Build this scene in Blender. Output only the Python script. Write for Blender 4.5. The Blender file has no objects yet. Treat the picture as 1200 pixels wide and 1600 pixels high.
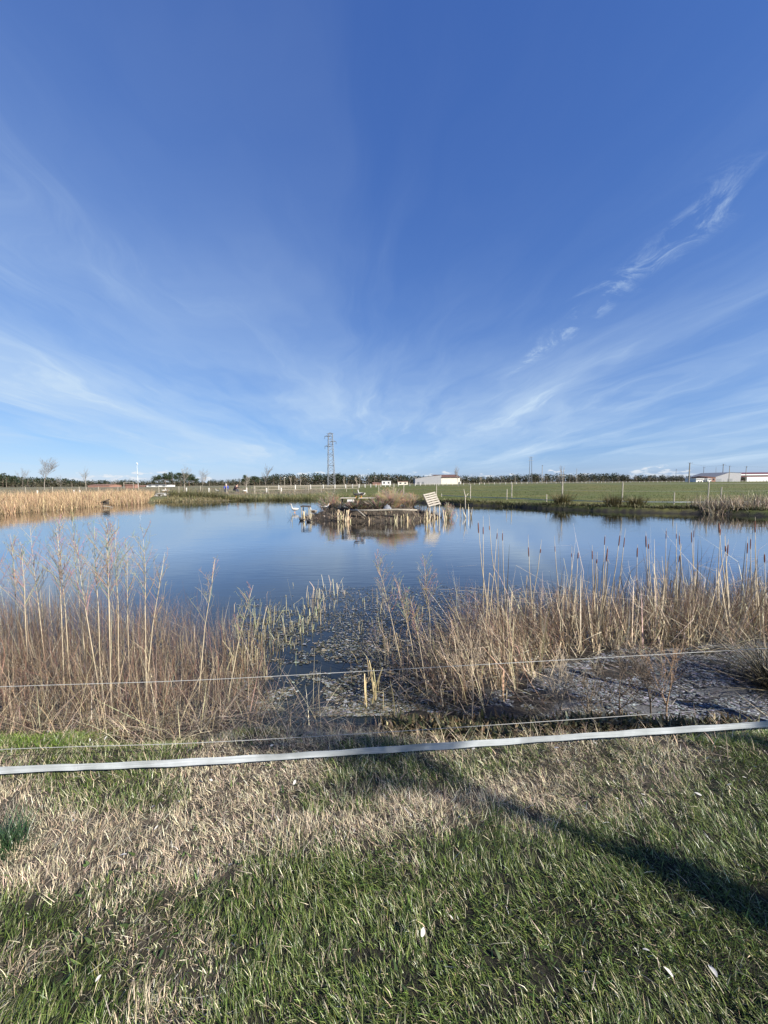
import bpy, math, random
import numpy as np
from mathutils import Vector, Matrix

R = math.radians
random.seed(7)
ORD = ['first', 'second', 'third', 'fourth', 'fifth', 'sixth', 'seventh', 'eighth', 'ninth', 'tenth', 'eleventh', 'twelfth', 'thirteenth', 'fourteenth', 'fifteenth', 'sixteenth', 'seventeenth', 'eighteenth', 'nineteenth', 'twentieth']
ORD += ['twenty ' + w for w in ORD[:9]] + ['thirtieth'] + ['thirty ' + w for w in ORD[:9]]
rng = np.random.default_rng(11)
scene = bpy.context.scene
COL = scene.collection

# ------------------------------------------------------------------ camera
F = 585.0
PITCH = R(4.5)
ROLL = R(0.45)
EYE = 1.6
cam_d = bpy.data.cameras.new('camera')
cam_d.sensor_fit = 'VERTICAL'; cam_d.sensor_height = 24.0; cam_d.lens = 24.0 * F / 1600.0
cam_d.clip_start = 0.05; cam_d.clip_end = 9000
cam = bpy.data.objects.new('camera', cam_d); COL.objects.link(cam)
cam.location = (0, 0, EYE)
cam.rotation_euler = (Matrix.Rotation(R(90) - PITCH, 3, 'X') @ Matrix.Rotation(-ROLL, 3, 'Z')).to_euler()
scene.camera = cam

# ------------------------------------------------------------------ light
SUN_EL = R(27)
SUN_AZ = math.atan2(0.83, -0.55)           # clockwise from +Y : behind the viewer, to the right
sd = Vector((math.sin(SUN_AZ) * math.cos(SUN_EL), math.cos(SUN_AZ) * math.cos(SUN_EL), math.sin(SUN_EL)))
sun_d = bpy.data.lights.new('sun', 'SUN'); sun_d.energy = 5.0; sun_d.angle = R(0.53); sun_d.color = (1.0, 0.94, 0.85)
sun = bpy.data.objects.new('sun', sun_d); COL.objects.link(sun)
sun.rotation_euler = sd.to_track_quat('Z', 'Y').to_euler(); sun.location = (20, -20, 30)

world = bpy.data.worlds.new('World'); scene.world = world; world.use_nodes = True


SEED = 21.9


def build_world():
    nt = world.node_tree; N = nt.nodes; L = nt.links; N.clear()

    def m(op, a, b=None, c=None, clamp=False):
        n = N.new('ShaderNodeMath'); n.operation = op; n.use_clamp = clamp
        for i, v in enumerate((a, b, c)):
            if v is None: continue
            if isinstance(v, (int, float)): n.inputs[i].default_value = v
            else: L.new(v, n.inputs[i])
        return n.outputs[0]

    def sm(v, lo, hi):
        n = N.new('ShaderNodeMapRange'); n.interpolation_type = 'SMOOTHSTEP'
        L.new(v, n.inputs[0]); n.inputs[1].default_value = lo; n.inputs[2].default_value = hi
        return n.outputs[0]

    def noise(vec, scale, detail=5, rough=0.55, dist=0.0):
        n = N.new('ShaderNodeTexNoise'); n.inputs['Scale'].default_value = scale
        n.inputs['Detail'].default_value = detail; n.inputs['Roughness'].default_value = rough
        n.inputs['Distortion'].default_value = dist
        L.new(vec, n.inputs['Vector']); return n.outputs[0]

    def comb(x, y, z=0.0):
        n = N.new('ShaderNodeCombineXYZ')
        for i, v in enumerate((x, y, z)):
            if isinstance(v, (int, float)): n.inputs[i].default_value = v
            else: L.new(v, n.inputs[i])
        return n.outputs[0]

    out = N.new('ShaderNodeOutputWorld'); bg = N.new('ShaderNodeBackground')
    bg.inputs[1].default_value = 0.10
    sky = N.new('ShaderNodeTexSky'); sky.sky_type = 'NISHITA'; sky.sun_disc = False
    sky.sun_elevation = SUN_EL; sky.sun_rotation = SUN_AZ
    sky.air_density = 1.0; sky.dust_density = 0.3; sky.ozone_density = 6.0; sky.altitude = 1000
    # the camera's tone response on the sky: gentle roll-off per channel
    sp = N.new('ShaderNodeSeparateColor'); L.new(sky.outputs[0], sp.inputs[0])
    cc = N.new('ShaderNodeCombineColor')
    for i, (k, g_) in enumerate(((0.282, 0.93), (0.298, 0.78), (0.390, 0.53))):
        L.new(m('MULTIPLY', m('POWER', m('MULTIPLY', sp.outputs[i], 0.15), g_), k / 0.10), cc.inputs[i])
    skyc = cc.outputs[0]
    tc = N.new('ShaderNodeTexCoord'); sep = N.new('ShaderNodeSeparateXYZ'); L.new(tc.outputs['Generated'], sep.inputs[0])
    X, Y, Z = sep.outputs
    zc = m('ADD', m('MAXIMUM', Z, 0.0), 0.08)
    u = m('DIVIDE', X, zc); v = m('DIVIDE', Y, zc)
    # broad thin cirrus veils, drawn out along the wind
    warp = m('MULTIPLY', m('SUBTRACT', noise(comb(m('MULTIPLY', u, 0.6), m('MULTIPLY', v, 0.25)), 1.0, 4), 0.5), 2.4)
    uu = m('ADD', u, warp)
    vu = m('ADD', uu, m('MULTIPLY', v, 0.10))
    n1 = noise(comb(m('MULTIPLY', vu, 0.75), m('MULTIPLY', v, 0.22), SEED), 1.0, 7, 0.58)
    n2 = noise(comb(m('MULTIPLY', vu, 2.6), m('MULTIPLY', v, 0.5), 9.1), 1.0, 8, 0.62)
    veil = m('MULTIPLY', m('ADD', sm(n1, 0.34, 0.74), 0.20), m('ADD', m('MULTIPLY', n2, 0.6), 0.40))
    path = m('MINIMUM', m('POWER', m('DIVIDE', 0.28, zc), 1.8), 0.95)          # a thin layer looks denser the flatter one looks through it
    veil = m('MULTIPLY', veil, path)
    wisp = m('MULTIPLY', m('MULTIPLY', sm(n2, 0.54, 0.78), sm(n1, 0.40, 0.62)), m('MULTIPLY', path, 0.40))
    # a denser ragged streak
    wob = m('MULTIPLY', m('SUBTRACT', noise(comb(m('MULTIPLY', v, 2.4), m('MULTIPLY', u, 3.0), 2.2), 1.0, 6, 0.65), 0.5), 0.42)
    u0 = m('ADD', m('ADD', m('MULTIPLY', v, -0.10), 1.17), wob)
    dd = m('DIVIDE', m('ABSOLUTE', m('SUBTRACT', u, u0)), 0.12)
    band = m('POWER', m('SUBTRACT', 1.0, m('MINIMUM', dd, 1.0)), 1.6)
    rag = sm(noise(comb(m('MULTIPLY', u, 4.5), m('MULTIPLY', v, 3.4), 1.0), 1.0, 10, 0.72, 1.8), 0.43, 0.70)
    win = m('MULTIPLY', sm(v, 1.0, 1.3), m('SUBTRACT', 1.0, sm(v, 2.3, 3.0)))
    streak = m('MULTIPLY', m('MULTIPLY', band, rag), m('MULTIPLY', win, 0.55))
    cirrus = m('MINIMUM', m('ADD', m('ADD', veil, wisp), streak), 0.9)
    cirrus = m('MULTIPLY', cirrus, sm(Z, 0.0, 0.05))
    # low haze whitening towards the horizon is the sky's own; small cumulus low down
    az = m('ARCTAN2', X, Y)
    cn = noise(comb(m('MULTIPLY', az, 26.0), m('MULTIPLY', Z, 95.0), 5.0), 1.0, 6, 0.62)
    big = noise(comb(m('MULTIPLY', az, 4.3), 0.0, 11.0), 1.0, 2, 0.5)
    topz = m('ADD', 0.010, m('MULTIPLY', sm(big, 0.34, 0.62), 0.030))
    fall = m('MULTIPLY', m('DIVIDE', Z, topz), 0.34)
    cum = sm(m('SUBTRACT', cn, fall), 0.30, 0.40)
    cum = m('MULTIPLY', m('MULTIPLY', cum, sm(Z, 0.002, 0.012)), 0.75)
    def mix(fac, a, b):
        n = N.new('ShaderNodeMix'); n.data_type = 'RGBA'; L.new(fac, n.inputs[0]); L.new(a, n.inputs[6])
        if isinstance(b, tuple): n.inputs[7].default_value = b
        else: L.new(b, n.inputs[7])
        return n.outputs[2]
    # cloud brightness follows the cloud's own light and dark lumps
    c1 = mix(cirrus, skyc, (2.75, 3.5, 4.35, 1))
    lum = N.new('ShaderNodeMix'); lum.data_type = 'RGBA'; L.new(sm(cn, 0.40, 0.66), lum.inputs[0])
    lum.inputs[6].default_value = (2.45, 3.0, 3.7, 1); lum.inputs[7].default_value = (4.1, 4.25, 4.4, 1)
    c2 = mix(cum, c1, lum.outputs[2])
    L.new(c2, bg.inputs[0]); L.new(bg.outputs[0], out.inputs[0])


build_world()
vs = scene.view_settings
vs.view_transform = 'Standard'; vs.look = 'None'; vs.exposure = 1.1; vs.gamma = 1.0; vs.use_curve_mapping = False
scene.cycles.max_bounces = 8; scene.cycles.transparent_max_bounces = 8
scene.cycles.caustics_reflective = False; scene.cycles.caustics_refractive = False
scene.cycles.use_denoising = True

# ------------------------------------------------------------------ picking places in the photograph
CP, SP = math.cos(PITCH), math.sin(PITCH)


def ray(px, py):
    a = (px - 600) / F; b = (800 - py) / F
    a, b = a * math.cos(ROLL) + b * math.sin(ROLL), b * math.cos(ROLL) - a * math.sin(ROLL)
    return Vector((a, CP + b * SP, -SP + b * CP))


def P(px, py, z=0.0):
    d = ray(px, py); t = (z - EYE) / d.z
    return Vector((d.x * t, d.y * t, z))


def ZD(py, D, px=600):
    d = ray(px, py); return EYE + d.z * D / d.y


def XD(px, D, z=0.0):
    return (px - 600) / F * (D * CP - (z - EYE) * SP)


def hor(px): return 754.0 - (px - 600) * math.tan(ROLL)


def N(px, D):
    """distance of a ground point noted against a flat reading of the horizon"""
    if D >= 150: return D
    y_ = 748 + 936 / D
    return min(240.0, 936 / max(y_ - hor(px), 1.0))


def G(px, D, z=None):
    if z is None: z = float(ground_z(np.array([XD(px, D)]), np.array([D]))[0])
    return Vector((XD(px, D, z), D, z))


# ------------------------------------------------------------------ noise (numpy)
_tab = np.random.default_rng(3).random((256, 256))


def vnoise(x, y):
    xi = np.floor(x).astype(int); yi = np.floor(y).astype(int)
    fx = x - xi; fy = y - yi
    fx = fx * fx * (3 - 2 * fx); fy = fy * fy * (3 - 2 * fy)
    g = lambda a, b: _tab[a & 255, b & 255]
    return (g(xi, yi) * (1 - fx) + g(xi + 1, yi) * fx) * (1 - fy) + (g(xi, yi + 1) * (1 - fx) + g(xi + 1, yi + 1) * fx) * fy


def fbm(x, y, o=4):
    s = 0; a = 0.5; t = 0
    for i in range(o):
        s = s + a * vnoise(x * 2 ** i + 17.3 * i, y * 2 ** i + 5.1 * i); t += a; a *= 0.5
    return s / t


def sstep(lo, hi, v):
    t = np.clip((v - lo) / (hi - lo), 0, 1); return t * t * (3 - 2 * t)


# ------------------------------------------------------------------ materials
def new_mat(name):
    mt = bpy.data.materials.new(name); mt.use_nodes = True
    nt = mt.node_tree
    return mt, nt, nt.nodes['Principled BSDF'], nt.nodes['Material Output']


def mat(name, col, rough=0.7, scale=6.0, var=0.35, metal=0.0, bump=0.15, stretch=(1, 1, 1), spec=0.4):
    mt, nt, b, o = new_mat(name)
    N = nt.nodes; L = nt.links
    tc = N.new('ShaderNodeTexCoord'); mp = N.new('ShaderNodeMapping'); mp.inputs['Scale'].default_value = stretch
    L.new(tc.outputs['Object'], mp.inputs[0])
    n = N.new('ShaderNodeTexNoise'); n.inputs['Scale'].default_value = scale; n.inputs['Detail'].default_value = 6
    n.inputs['Roughness'].default_value = 0.65
    L.new(mp.outputs[0], n.inputs['Vector'])
    r = N.new('ShaderNodeValToRGB')
    r.color_ramp.elements[0].position = 0.3; r.color_ramp.elements[1].position = 0.7
    lo = [c * (1 - var) for c in col]; hi = [min(1, c * (1 + var * 0.7)) for c in col]
    r.color_ramp.elements[0].color = (*lo, 1); r.color_ramp.elements[1].color = (*hi, 1)
    L.new(n.outputs[0], r.inputs[0]); L.new(r.outputs[0], b.inputs['Base Color'])
    b.inputs['Roughness'].default_value = rough; b.inputs['Metallic'].default_value = metal
    b.inputs['Specular IOR Level'].default_value = spec
    if bump:
        bp = N.new('ShaderNodeBump'); bp.inputs['Strength'].default_value = bump; bp.inputs['Distance'].default_value = 0.02
        L.new(n.outputs[0], bp.inputs['Height']); L.new(bp.outputs[0], b.inputs['Normal'])
    return mt


def attr_mat(name, rough=0.6, trans=0.25, spec=0.3):
    mt, nt, b, o = new_mat(name); N = nt.nodes; L = nt.links
    a = N.new('ShaderNodeAttribute'); a.attribute_name = 'Col'
    L.new(a.outputs['Color'], b.inputs['Base Color'])
    b.inputs['Roughness'].default_value = rough; b.inputs['Specular IOR Level'].default_value = spec
    if trans > 0:
        t = N.new('ShaderNodeBsdfTranslucent'); L.new(a.outputs['Color'], t.inputs[0])
        mx = N.new('ShaderNodeMixShader'); mx.inputs[0].default_value = trans
        L.new(b.outputs[0], mx.inputs[1]); L.new(t.outputs[0], mx.inputs[2]); L.new(mx.outputs[0], o.inputs[0])
    return mt


M_blade = attr_mat('grass_blade', 0.38, 0.14, 0.45)
M_straw = attr_mat('dry_straw', 0.6, 0.08, 0.3)
M_leaf = attr_mat('foliage', 0.6, 0.18, 0.25)
M_twig = attr_mat('twig', 0.85, 0.0, 0.2)
M_wood = mat('weathered_wood', (0.28, 0.25, 0.20), 0.85, 5, 0.4, stretch=(3, 3, 0.4))
M_palewood = mat('pale_board', (0.46, 0.41, 0.33), 0.8, 4, 0.3, stretch=(4, 1, 4))
M_darkwood = mat('wet_dark_wood', (0.055, 0.045, 0.036), 0.75, 5, 0.4)
M_white = mat('white_paint', (0.68, 0.67, 0.64), 0.6, 3, 0.12, bump=0.03)
M_whitewood = mat('worn_white_paint', (0.48, 0.47, 0.44), 0.7, 3, 0.2, bump=0.03)
M_steel = mat('galvanised_steel', (0.20, 0.21, 0.22), 0.5, 3, 0.2, metal=0.5, bump=0)
M_bark = mat('bark', (0.17, 0.14, 0.11), 0.9, 9, 0.4)
M_palebark = mat('pale_bark', (0.42, 0.37, 0.30), 0.85, 9, 0.35)
M_wire = mat('fence_wire', (0.34, 0.34, 0.32), 0.5, 30, 0.2, bump=0)
M_concrete = mat('pale_concrete', (0.36, 0.345, 0.31), 0.9, 6, 0.3)


def tape_material():
    mt, nt, b, o = new_mat('woven_tape'); N = nt.nodes; L = nt.links
    tc = N.new('ShaderNodeTexCoord'); mp = N.new('ShaderNodeMapping'); mp.inputs['Scale'].default_value = (3, 3, 320)
    L.new(tc.outputs['Object'], mp.inputs[0])
    n = N.new('ShaderNodeTexNoise'); n.inputs['Scale'].default_value = 1.0; n.inputs['Detail'].default_value = 2
    L.new(mp.outputs[0], n.inputs['Vector'])
    n2 = N.new('ShaderNodeTexNoise'); n2.inputs['Scale'].default_value = 7.0; n2.inputs['Detail'].default_value = 6
    L.new(tc.outputs['Object'], n2.inputs['Vector'])
    mx = N.new('ShaderNodeMath'); mx.operation = 'MULTIPLY'; L.new(n.outputs[0], mx.inputs[0]); L.new(n2.outputs[0], mx.inputs[1])
    r = N.new('ShaderNodeValToRGB'); r.color_ramp.elements[0].position = 0.1; r.color_ramp.elements[1].position = 0.36
    r.color_ramp.elements[0].color = (0.24, 0.26, 0.26, 1); r.color_ramp.elements[1].color = (0.46, 0.49, 0.50, 1)
    L.new(mx.outputs[0], r.inputs[0]); L.new(r.outputs[0], b.inputs['Base Color'])
    b.inputs['Roughness'].default_value = 0.55
    bp = N.new('ShaderNodeBump'); bp.inputs['Strength'].default_value = 0.35; bp.inputs['Distance'].default_value = 0.002
    L.new(n.outputs[0], bp.inputs['Height']); L.new(bp.outputs[0], b.inputs['Normal'])
    return mt


M_tape = tape_material()


# ------------------------------------------------------------------ mesh helpers
def link(name, me, m=None, parent=None):
    o = bpy.data.objects.new(name, me); COL.objects.link(o)
    if m is not None and me is not None: me.materials.append(m)
    if parent is not None: o.parent = parent
    return o


def tag(o, label=None, cat=None, group=None, kind=None):
    if label: o['label'] = label
    if cat: o['category'] = cat
    if group: o['group'] = group
    if kind: o['kind'] = kind
    return o


def empty(name, loc=(0, 0, 0), rz=0.0, label=None, cat=None, group=None):
    o = bpy.data.objects.new(name, None); COL.objects.link(o); o.location = loc; o.rotation_euler[2] = rz
    o.empty_display_size = 0.2
    return tag(o, label, cat, group)


def copy_tree(o, parent=None):
    c = o.copy(); COL.objects.link(c); c.parent = parent
    for ch in o.children: copy_tree(ch, c)
    return c


class MB:
    def __init__(s): s.v = []; s.f = []; s.c = []

    def add(s, vs_, fs): 
        n = len(s.v); s.v += [tuple(p) for p in vs_]; s.f += [tuple(i + n for i in f) for f in fs]; return s

    def box(s, c, size, rot=None):
        x, y, z = [q / 2 for q in size]
        pts = [Vector(p) for p in ((-x, -y, -z), (x, -y, -z), (x, y, -z), (-x, y, -z), (-x, -y, z), (x, -y, z), (x, y, z), (-x, y, z))]
        if rot is not None: pts = [rot @ p for p in pts]
        pts = [p + Vector(c) for p in pts]
        return s.add(pts, [(0, 3, 2, 1), (4, 5, 6, 7), (0, 1, 5, 4), (1, 2, 6, 5), (2, 3, 7, 6), (3, 0, 4, 7)])

    def tube(s, pts, radii, n=6, cap=True):
        pts = [Vector(p) for p in pts]
        if not hasattr(radii, '__len__'): radii = [radii] * len(pts)
        vs_ = []; fs = []
        for i, p in enumerate(pts):
            d = (pts[min(i + 1, len(pts) - 1)] - pts[max(i - 1, 0)]).normalized()
            a = d.cross(Vector((0.31, 0.95, 0.05)))
            if a.length < 0.05: a = d.cross(Vector((1, 0, 0)))
            a.normalize(); b = d.cross(a)
            for k in range(n):
                t = 2 * math.pi * k / n
                vs_.append(p + (a * math.cos(t) + b * math.sin(t)) * radii[i])
        for i in range(len(pts) - 1):
            for k in range(n):
                fs.append((i * n + k, i * n + (k + 1) % n, (i + 1) * n + (k + 1) % n, (i + 1) * n + k))
        if cap: fs.append(tuple(range(n - 1, -1, -1))); fs.append(tuple(range((len(pts) - 1) * n, len(pts) * n)))
        return s.add(vs_, fs)

    def ell(s, c, r, rot=None, seg=10, ring=7):
        vs_ = [Vector((0, 0, r[2]))]
        for i in range(1, ring):
            a = math.pi * i / ring
            for k in range(seg):
                t = 2 * math.pi * k / seg
                vs_.append(Vector((math.sin(a) * math.cos(t) * r[0], math.sin(a) * math.sin(t) * r[1], math.cos(a) * r[2])))
        vs_.append(Vector((0, 0, -r[2])))
        fs = []
        for k in range(seg): fs.append((0, 1 + k, 1 + (k + 1) % seg))
        for i in range(ring - 2):
            for k in range(seg):
                a = 1 + i * seg
                fs.append((a + k, a + seg + k, a + seg + (k + 1) % seg, a + (k + 1) % seg))
        a = 1 + (ring - 2) * seg
        for k in range(seg): fs.append((a + k, len(vs_) - 1, a + (k + 1) % seg))
        if rot is not None: vs_ = [rot @ p for p in vs_]
        return s.add([p + Vector(c) for p in vs_], fs)

    def build(s, name, m=None, parent=None, smooth=False, col=None):
        me = bpy.data.meshes.new(name); me.from_pydata(s.v, [], s.f)
        if smooth: me.polygons.foreach_set('use_smooth', [True] * len(me.polygons))
        if col is not None: setcol(me, np.tile(np.array([*col, 1.0]), (len(s.v), 1)))
        me.update()
        return link(name, me, m, parent)


def setcol(me, arr):
    a = me.color_attributes.new('Col', 'FLOAT_COLOR', 'POINT')
    a.data.foreach_set('color', np.ascontiguousarray(arr, dtype=np.float32).ravel())


def np_mesh(name, V, Q, m, cols=None, smooth=False, parent=None):
    """V (n,3), Q (k,3|4)"""
    me = bpy.data.meshes.new(name); n = len(V); k, w = Q.shape
    me.vertices.add(n); me.vertices.foreach_set('co', np.ascontiguousarray(V, dtype=np.float32).ravel())
    me.loops.add(k * w); me.loops.foreach_set('vertex_index', np.ascontiguousarray(Q, dtype=np.int32).ravel())
    me.polygons.add(k); me.polygons.foreach_set('loop_start', np.arange(0, k * w, w, dtype=np.int32))
    if smooth: me.polygons.foreach_set('use_smooth', np.ones(k, dtype=bool))
    me.update(calc_edges=True)
    if cols is not None: setcol(me, np.concatenate([cols, np.ones((len(cols), 1))], 1) if cols.shape[1] == 3 else cols)
    return link(name, me, m, parent)


def ribbons(base, az, L, lean, bend, width, col0, col1, segs=3, kink_t=None, kink=None, roll=None, tipw=0.12):
    """strips of quads: every blade bends in its azimuth plane; returns V, Q, C"""
    n = len(base)
    T = np.linspace(0, 1, segs + 1)
    p = base.copy(); V = np.zeros((n, segs + 1, 2, 3)); C = np.zeros((n, segs + 1, 2, 3))
    ax = np.stack([np.cos(az), np.sin(az), np.zeros(n)], 1)
    if roll is None: roll = rng.uniform(-0.9, 0.9, n)
    side = np.stack([-np.sin(az + roll), np.cos(az + roll), np.zeros(n)], 1)
    for i, t in enumerate(T):
        if i:
            th = lean + bend * (t - 0.5 / segs)
            if kink is not None: th = th + np.where(t > kink_t, kink, 0)
            th = np.clip(th, -2.6, 2.6)
            d = ax * np.sin(th)[:, None] + np.array([0, 0, 1.0]) * np.cos(th)[:, None]
            p = p + d * (L / segs)[:, None]
        w = width * (1 - (1 - tipw) * t ** 1.6) * 0.5
        V[:, i, 0] = p - side * w[:, None]; V[:, i, 1] = p + side * w[:, None]
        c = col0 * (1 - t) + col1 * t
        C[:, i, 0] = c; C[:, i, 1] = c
    idx = (np.arange(n) * (segs + 1) * 2)[:, None] + (np.arange(segs) * 2)[None, :]
    Q = np.stack([idx, idx + 1, idx + 3, idx + 2], -1).reshape(-1, 4)
    return V.reshape(-1, 3), Q, C.reshape(-1, 3)


def merge(parts):
    V = []; Q = []; C = []; o = 0
    for v, q, c in parts:
        V.append(v); Q.append(q + o); C.append(c); o += len(v)
    return np.concatenate(V), np.concatenate(Q), np.concatenate(C)


def jit(c, n, s=0.2, h=0.06):
    c = np.array(c) * 0.82; k = np.exp(rng.normal(0, s, (n, 1)))
    return np.clip(c[None, :] * k * np.exp(rng.normal(0, h, (n, 3))), 0, 0.95)


def fine_tubes(segs, sides=3):
    """segs: list of (p0, p1, r0, r1, col)"""
    P0 = np.array([s[0] for s in segs], float); P1 = np.array([s[1] for s in segs], float)
    r0 = np.array([s[2] for s in segs]); r1 = np.array([s[3] for s in segs]); c = np.array([s[4] for s in segs], float)
    d = P1 - P0; d /= np.maximum(np.linalg.norm(d, axis=1, keepdims=True), 1e-9)
    ref = np.where(np.abs(d[:, 2:3]) > 0.9, np.array([[1.0, 0, 0]]), np.array([[0, 0, 1.0]]))
    a = np.cross(d, ref); a /= np.linalg.norm(a, axis=1, keepdims=True); b = np.cross(d, a)
    n = len(segs); V = np.zeros((n, 2, sides, 3))
    for k in range(sides):
        t = 2 * math.pi * k / sides; o = a * math.cos(t) + b * math.sin(t)
        V[:, 0, k] = P0 + o * r0[:, None]; V[:, 1, k] = P1 + o * r1[:, None]
    idx = (np.arange(n) * 2 * sides)[:, None]
    k = np.arange(sides); k2 = (k + 1) % sides
    Q = np.stack([idx + k, idx + k2, idx + sides + k2, idx + sides + k], -1).reshape(-1, 4)
    return V.reshape(-1, 3), Q, np.repeat(c, 2 * sides, axis=0)


# ------------------------------------------------------------------ the pond's shore
WZ = -0.45
shore = [(-9.5, 4.0), (-6, 3.3), (-3.6, 3.0), (-2.0, 2.95), (-0.8, 3.0), (0, 3.05), (0.55, 3.2), (0.95, 3.7), (1.7, 4.15), (3, 4.7), (5, 4.9),
         (9, 5.2), (14, 7.2), (20, 11), (22.5, 15.5), (21.6, 20.4)]
for px, py in ((1150, 804.5), (1100, 803), (1040, 802), (940, 799), (850, 795), (800, 792), (740, 790), (690, 787), (600, 784), (480, 781.5), (400, 781.5), (340, 783), (300, 784),
               (255, 784.5), (225, 786), (200, 788.5), (160, 791), (100, 796), (50, 800), (0, 803.5)):
    q = P(px, py, WZ); shore.append((q.x, q.y))
shore += [(-31, 20), (-31, 12), (-21, 5.8)]
S = np.array(shore)


def shore_sd(x, y):
    """signed distance: positive over the water"""
    d2 = np.full(x.shape, 1e18); inside = np.zeros(x.shape, bool)
    for i in range(len(S)):
        a = S[i]; b = S[(i + 1) % len(S)]
        ex, ey = b - a; l2 = ex * ex + ey * ey
        t = np.clip(((x - a[0]) * ex + (y - a[1]) * ey) / l2, 0, 1)
        d2 = np.minimum(d2, (x - a[0] - t * ex) ** 2 + (y - a[1] - t * ey) ** 2)
        c = ((a[1] > y) != (b[1] > y)) & (x < (b[0] - a[0]) * (y - a[1]) / (b[1] - a[1] + 1e-12) + a[0])
        inside ^= c
    d = np.sqrt(d2); return np.where(inside, d, -d)


def ground_z(x, y):
    x = np.asarray(x, float); y = np.asarray(y, float)
    sdv = shore_sd(x, y) + (fbm(x * 1.7, y * 1.7, 3) - 0.5) * 0.35
    near = (y < 8)
    bank_near = -0.42 * sstep(2.15, 2.95, y + (fbm(x * 1.3, y * 1.3 + 9, 3) - 0.5) * 0.35)
    wdt = np.where(x > 0, 0.30, 0.8 + 3.2 * sstep(-4, -12, x))
    bank_far = WZ + (0.45 + 0.03) * sstep(-0.05, 1.0, -sdv / wdt)
    bank_far = np.where(x > 0, WZ + .28 * sstep(-.02, .28, -sdv) + .19 * sstep(.2, 6, -sdv), bank_far)
    z = np.where(near, bank_near, bank_far)
    z = z + np.where(near & (y > 2.7), (fbm(x * 4, y * 4, 4) - 0.5) * 0.09, 0)
    z = np.where(sdv > 0, np.minimum(z, WZ - 0.01 - np.clip(sdv * 0.35, 0, 0.7)), z)
    far = sstep(45, 120, np.hypot(x, y))
    z = z + (1 - sstep(-0.2, 0.4, sdv)) * ((fbm(x * 0.35, y * 0.35, 3) - 0.5) * 0.05 * (1 - far) + (fbm(x * 6, y * 6, 3) - 0.5) * 0.025 * (y < 6))
    return z


def grow(start, stop, step, factor):
    o = [start]
    while o[-1] < stop: o.append(o[-1] + step); step *= factor
    return o


gx = grow(0, 4, 0.085, 1.0); gx = gx + grow(gx[-1], 40, 0.11, 1.018)[1:]; gx = gx + grow(gx[-1], 5000, 1.2, 1.22)[1:]
gx = np.array([-v for v in gx[:0:-1]] + gx)
gy = [-v for v in grow(0, 3000, 0.5, 1.35)[:0:-1]] + grow(0, 6, 0.065, 1.0)
gy = gy + grow(gy[-1], 60, 0.11, 1.008)[1:]; gy = np.array(gy + grow(gy[-1], 6000, 1.3, 1.2)[1:])
GX, GY = np.meshgrid(gx, gy)
GZ = ground_z(GX.ravel(), GY.ravel()).reshape(GX.shape)
x, y = GX.ravel(), GY.ravel()
sdv = shore_sd(x, y)
nz = fbm(x * 1.2, y * 1.2, 4); nz2 = fbm(x * 0.06, y * 0.06 + 3, 4); nz3 = fbm(x * 5, y * 5, 3)


def lerpc(a, b, t): return a * (1 - t[:, None]) + np.array(b)[None, :] * t[:, None]


def dry_mask(x, y):
    """0 = green lawn, 1 = dead straw"""
    n = fbm(x * 2.1 + 4, y * 2.1, 4) - 0.5
    lo = 1.56 + 0.10 * np.sin(x * 2.2 + 0.6) + np.where(x > 0.45, (x - 0.45) * 0.34, 0) + np.where(x < -1.1, (x + 1.1) * 0.30, 0)
    d = sstep(lo - 0.14, lo + 0.10, y + n * 0.5)
    d = d * (1 - 0.6 * sstep(0.9, 2.2, x + n * 2.2))
    p = fbm(x * 3.0 + 31, y * 3.0 + 7, 3)
    d = np.maximum(d, sstep(0.58, 0.76, p + 0.07 * sstep(-.1, -.6, x)) * 0.6)
    g = sstep(0.52, 0.66, fbm(x * 1.4 + 50, y * 1.4 + 20, 3))
    d = d * (1 - 0.75 * g * (y > 1.7))
    d = d * (1 - 0.8 * sstep(-1.5, -2.1, x) * sstep(2.0, 2.25, y))
    return d


base = np.tile(np.array([0.030, 0.028, 0.018]), (len(x), 1))                           # lawn soil and thatch
base = lerpc(base, (0.10, 0.082, 0.06), dry_mask(x, y) * (y < 6))
far_green = sstep(-14, -6, x + (nz2 - 0.5) * 10) * (y > 18)
fieldc = lerpc(np.tile(np.array([0.095, 0.115, 0.020]), (len(x), 1)), (0.145, 0.135, 0.034), sstep(0.4, 0.7, fbm(x * 0.15, y * 0.5, 4)))
scrub = lerpc(np.tile(np.array([0.21, 0.175, 0.105]), (len(x), 1)), (0.13, 0.14, 0.06), sstep(0.45, 0.65, fbm(x * 0.12, y * 0.2 + 8, 4)))
fl = (y > 8).astype(float)
base = lerpc(base, (0.2, 0.17, 0.1), fl)
base = np.where(fl[:, None] > 0, scrub * (1 - far_green[:, None]) + fieldc * far_green[:, None], base)
base = lerpc(base, (0.17, 0.15, 0.09), sstep(320, 420, y))
wetb = sstep(-0.32, -0.12, sdv) * fl * np.where(x > 0, 1.0, .7)
base = lerpc(base, (0.034, 0.029, 0.02), wetb)
mud = sstep(2.5, 2.85, y + (nz - 0.5) * 0.5 + .28 * sstep(-.5, .3, x)) * (y < 8)
base = lerpc(base, (0.05, 0.043, 0.034), mud)
pale = mud * sstep(0.8, 1.3, x + (nz - 0.5)) * sstep(0.36, 0.54, fbm(x * 3.0, y * 6.0, 4))
base = lerpc(base, (0.13, 0.132, 0.135), pale * 0.9)
base = lerpc(base, (0.028, 0.026, 0.02), sstep(0.02, 0.25, sdv))
wet = np.clip(np.maximum(mud * 0.75 - pale * 0.45, wetb * 0.5), 0, 1)
ny, nx = GX.shape
ii = np.arange(ny * nx).reshape(ny, nx)
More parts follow.
